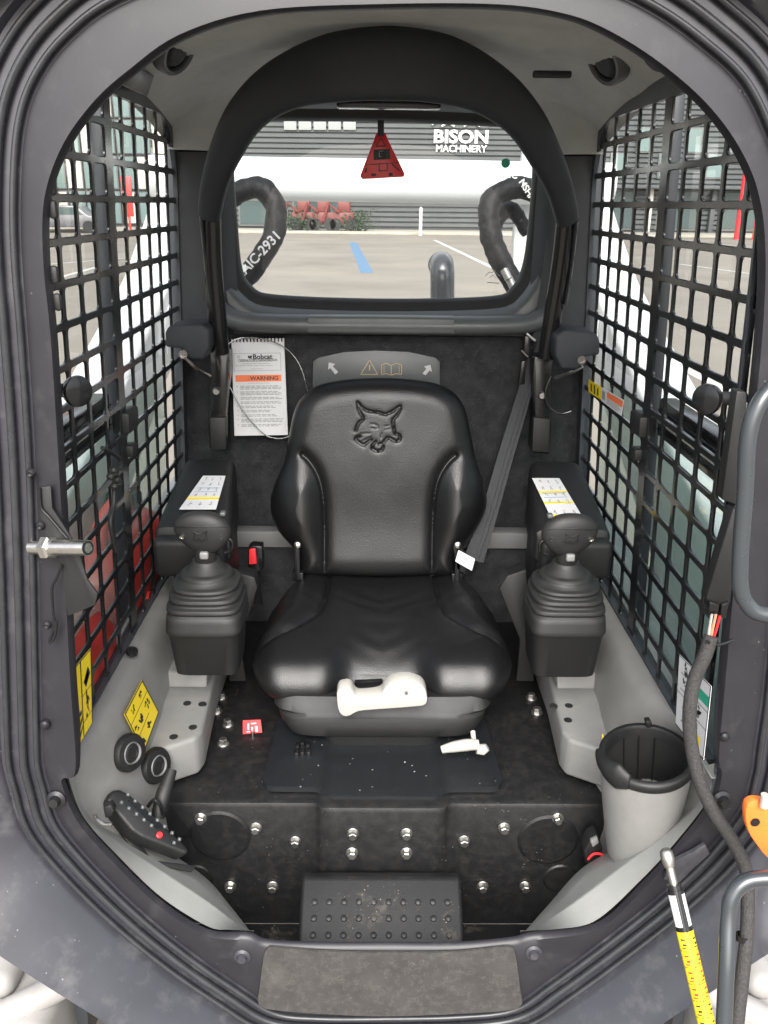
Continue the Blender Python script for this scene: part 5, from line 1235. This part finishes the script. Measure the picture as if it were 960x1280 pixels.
# ------------------------------------------------------------------ lift arms, cross tube and things outside the cab
for s in (-1, 1):
    la = empty('lift_arm', (s * .68, 1.8, .9), 'white steel lift arm outside the left grille' if s < 0 else 'white steel lift arm outside the right grille', 'lift arm', 'white lift arms of the loader')
    xi = s * .60; prof = [(3.05, 1.85), (2.98, 1.78), (2.75, 1.64), (2.49, 1.50), (2.2, 1.39), (1.91, 1.29), (1.5, 1.17), (1.05, 1.05), (1.05, .80), (1.4, .86), (1.72, .96), (2.0, 1.09), (2.31, 1.22), (2.7, 1.32), (3.1, 1.36)]
    part(la, 'arm_beam', extr([Vector((xi, y, z)) for y, z in prof], (s * .14, 0, 0), .012, 3), 'white_paint', angle=30)
    part(la, 'weld_plate', extr([Vector((xi - s * .006, y, z)) for y, z in ((2.62, 1.52), (2.35, 1.40), (2.35, 1.30), (2.62, 1.36))], (s * .006, 0, 0), .002), 'white_paint')
    part(la, 'knee', join(rbox((.34, .50, .36), .03, 4, c=(s * .68, 1.16, .35)), sweep([Vector((s * .50, 1.0, .535)), Vector((s * .56, .96, .53)), Vector((s * .66, .93, .50)), Vector((s * .80, .92, .48))], .022, 12, smoothn=20), rbox((.05, .3, .05), .02, 3, c=(s * .60, 1.12, .545))), 'knee_paint')
    # fender and track below
    tk = empty('track_fender', (s * .62, 1.4, .3), 'grey fender and black rubber track beside the left grille' if s < 0 else 'grey fender and black rubber track beside the right grille', 'fender')
    part(tk, 'fender_panel', extr([Vector((s * .47, y, z)) for y, z in ((1.06, .855), (2.5, .92), (2.5, .86), (1.06, .795))], (s * .16, 0, 0), .006), 'fender')
    part(tk, 'track', box2((s * .86, .95, .05), (s * 1.2, 2.6, .60), .08, 4), 'track_rubber')
    for k in range(7):
        part(tk, 'track_lug', box2((s * .85, 1.0 + k * .22, .59), (s * 1.21, 1.07 + k * .22, .64), .01), 'track_rubber')
    for k in range(4):
        part(tk, 'fender_bolt', lathe([(.009, 0), (.009, .004), (0, .005)], 12, axis((s * .55, 1.05 + .3 * k, .852 + .0137 * k), (0, -.05, 1))), 'dark_bolt')
    part(tk, 'louvre', join(*[extr([Vector((s * .475, 1.2, .905 + .014 * k)), Vector((s * .475, 1.85, .930 + .014 * k)), Vector((s * .475, 1.85, .937 + .014 * k)), Vector((s * .475, 1.2, .912 + .014 * k))], (s * .02, 0, -.004), 0) for k in range(4)]), 'fender')['kind'] = 'stuff'
ct = P(470, 226, y=2.90)
o = empty('cross_tube', ct, 'thick white cross tube of the lift arms behind the rear window', 'tube')
part(o, 'tube_body', sweep([(-.74, 2.90, ct.z + .004), (.74, 2.90, ct.z - .004)], .0655, 40), 'white_paint')
for s in (-1, 1): part(o, 'tube_flange', lathe([(.075, 0), (.075, .02), (.06, .03)], 32, axis((s * .60, 2.90, ct.z), (-s, 0, 0))), 'white_paint')
# tower post of the loader behind the window, right edge
up_ = empty('rear_upright', (.6, 3.0, .9), 'white rear upright of the loader at the right window edge', 'upright')
part(up_, 'upright_plate', extr([P(a, b, y=3.0) for a, b in ((655, 180), (690, 180), (690, 380), (640, 380), (642, 300))], (0, .05, 0), .006), 'white_paint')
def hose(pts, label, txt, tp, tsize, trot, r_=.0275):
    e = empty('hydraulic_hose', P(pts[-1][0], pts[-1][1], y=pts[-1][2]), label, 'hose', 'sleeved hoses behind the rear window')
    pth = [Vector(p) for p in cr([tuple(P(a, b, y=c)) for a, b, c in pts], 110)]
    V, Fc = sweep(pth, r_, 26); n = 26
    for i, p in enumerate(pth):
        for k in range(n):
            q = V[i * n + k]; d = q - p
            a_ = 2 * math.pi * k / n
            V[i * n + k] = p + d * (1 + .16 * mnoise.noise(q * 22) + .10 * mnoise.noise(q * 55) + .022 * math.sin(i * .33 + 2.2 * math.sin(a_)) + .02 * math.sin(i * .21 + a_ * 2 + 1) + .012 * math.sin(i * .9 + 2 * a_) + .008 * random.uniform(-1, 1))
    part(e, 'sleeve', (V, Fc), 'hose_sleeve', angle=80)
    for s_, (x, y), rot in txt:
        dd = tp; x0 = P(x, y, y=dd); ex = (P(x + 10 * math.cos(R(rot)), y - 10 * math.sin(R(rot)), y=dd) - x0).normalized(); yv_ = Vector((0, -1, 0)).cross(ex)
        M_ = Matrix(((ex.x, yv_.x, 0, x0.x), (ex.y, yv_.y, -1, x0.y), (ex.z, yv_.z, 0, x0.z), (0, 0, 0, 1)))
        text(e, s_, M_, tsize, 'print_pale', ext=.0006, off=.0006)
    return e
hl = hose([(240, 262, 2.40), (275, 252, 2.38), (300, 240, 2.36), (325, 236, 2.34), (343, 254, 2.32), (344, 285, 2.30), (330, 318, 2.28), (308, 345, 2.26), (285, 362, 2.24)], 'black sleeved hydraulic hose with white lettering at the left of the rear window', [('HAIC-2931', (322, 320), 47)], 2.232, .034, 0)
part(hl, 'paper_label', pxplate([(303, 333), (307, 330), (308, 338), (304, 341)], 2.21, .002, 0), 'paper')
hr_ = hose([(720, 262, 2.42), (690, 246, 2.40), (660, 236, 2.38), (634, 237, 2.36), (614, 252, 2.34), (611, 282, 2.32), (620, 312, 2.30), (632, 338, 2.28), (646, 362, 2.26)], 'black sleeved hydraulic hose at the right of the rear window', [('MSHA', (659, 238), -58), ('HAIC', (634, 218), -8)], 2.318, .023, 0)
hl2 = hose([(660, 290, 2.45), (640, 262, 2.44), (626, 268, 2.43), (618, 282, 2.42)], 'short crumpled hose end inside the right hose loop', [], 2.4, .03, 0, .02)
for (a, b) in ((634, 343), (640, 354)):
    part(hr_, 'hose_fitting', sweep([P(a - 4, b - 6, y=2.22), P(a + 2, b + 6, y=2.21)], .010, 12), 'zinc')
ex = empty('exhaust_pipe', P(553, 400, y=2.35), 'grey curved exhaust pipe behind the rear window', 'pipe')
ep = [(553, 430, 2.35), (553, 370, 2.35), (553, 345, 2.35), (552.5, 336, 2.36), (552, 330, 2.40), (551, 331, 2.46)]
part(ex, 'pipe_body', sweep([P(a, b, y=c) for a, b, c in ep], .033, 26, smoothn=40), 'tube_grey', angle=70)
part(ex, 'pipe_mouth', lathe([(.034, -.004), (.036, 0), (.034, .004), (.028, .002), (.026, -.01)], 26, axis(P(551, 331, y=2.465), (0, 1, 0)), caps=(False, True)), 'tube_grey')
# bonnet of the loader just below the window line
o = mk('engine_cover', box2((-.50, 2.05, 1.18), (.50, 2.85, 1.30), .03, 4), 'white_paint'); tag(o, 'white engine cover of the loader below the rear window', 'cover')

# red fuel cans outside the left grille
def can(cx, cy, cz, L_, label, capx):
    e = empty('fuel_can', (cx, cy, cz), label, 'can', 'red plastic cans outside the left grille')
    rg = []
    for z, a, b, e_ in ((0, .085, L_ * .47, 5), (.01, .095, L_ * .5, 5), (.14, .095, L_ * .5, 5), (.17, .088, L_ * .47, 4), (.20, .06, L_ * .36, 3.5), (.205, .05, L_ * .3, 3)):
        rg.append(superring(cx, cy, cz + z, a, b, e_, 44))
    part(e, 'can_body', loft(rg), 'red_tank', angle=40)
    part(e, 'handle', sweep([(cx + .02, cy - L_ * .30, cz + .19), (cx + .02, cy - L_ * .26, cz + .245), (cx + .02, cy + L_ * .10, cz + .255), (cx + .02, cy + L_ * .16, cz + .19)], (.016, .014), 12, smoothn=24), 'red_tank')
    part(e, 'screw_cap', lathe([(.036, 0), (.038, .004), (.038, .030), (.033, .036), (0, .036)], 24, Matrix.Translation((cx, cy + capx, cz + .205))), 'black_plastic')
    part(e, 'grommet', lathe([(.016, .0), (.016, .006), (.009, .006), (.008, 0)], 18, axis((cx + .096, cy - L_ * .25, cz + .09), (1, 0, 0))), 'print_red')
can(-.565, 1.62, .865, .40, 'red plastic can with black cap beside the left joystick', .12)
can(-.565, 1.20, .845, .34, 'red plastic can with black cap behind the tall yellow decal', .10)
# knotted cord with tag caught in the left grille
kc = empty('knotted_cord', P(143, 590, x=-.425), 'dark knotted cord tied to the left grille', 'cord')
part(kc, 'cord', sweep([P(a, b, x=-.425) for a, b in ((128, 560), (140, 566), (150, 575), (146, 590), (143, 600), (142, 630), (138, 655), (145, 690))], .0035, 8, smoothn=50), 'black_rubber')
part(kc, 'knot', join(*[lathe([(0, -.006), (.006, -.003), (.007, 0), (.005, .005), (0, .006)], 10, axis(P(143 + random.uniform(-5, 5), 588 + 4 * k, x=-.422), (random.random(), random.random(), 1))) for k in range(6)]), 'black_rubber')
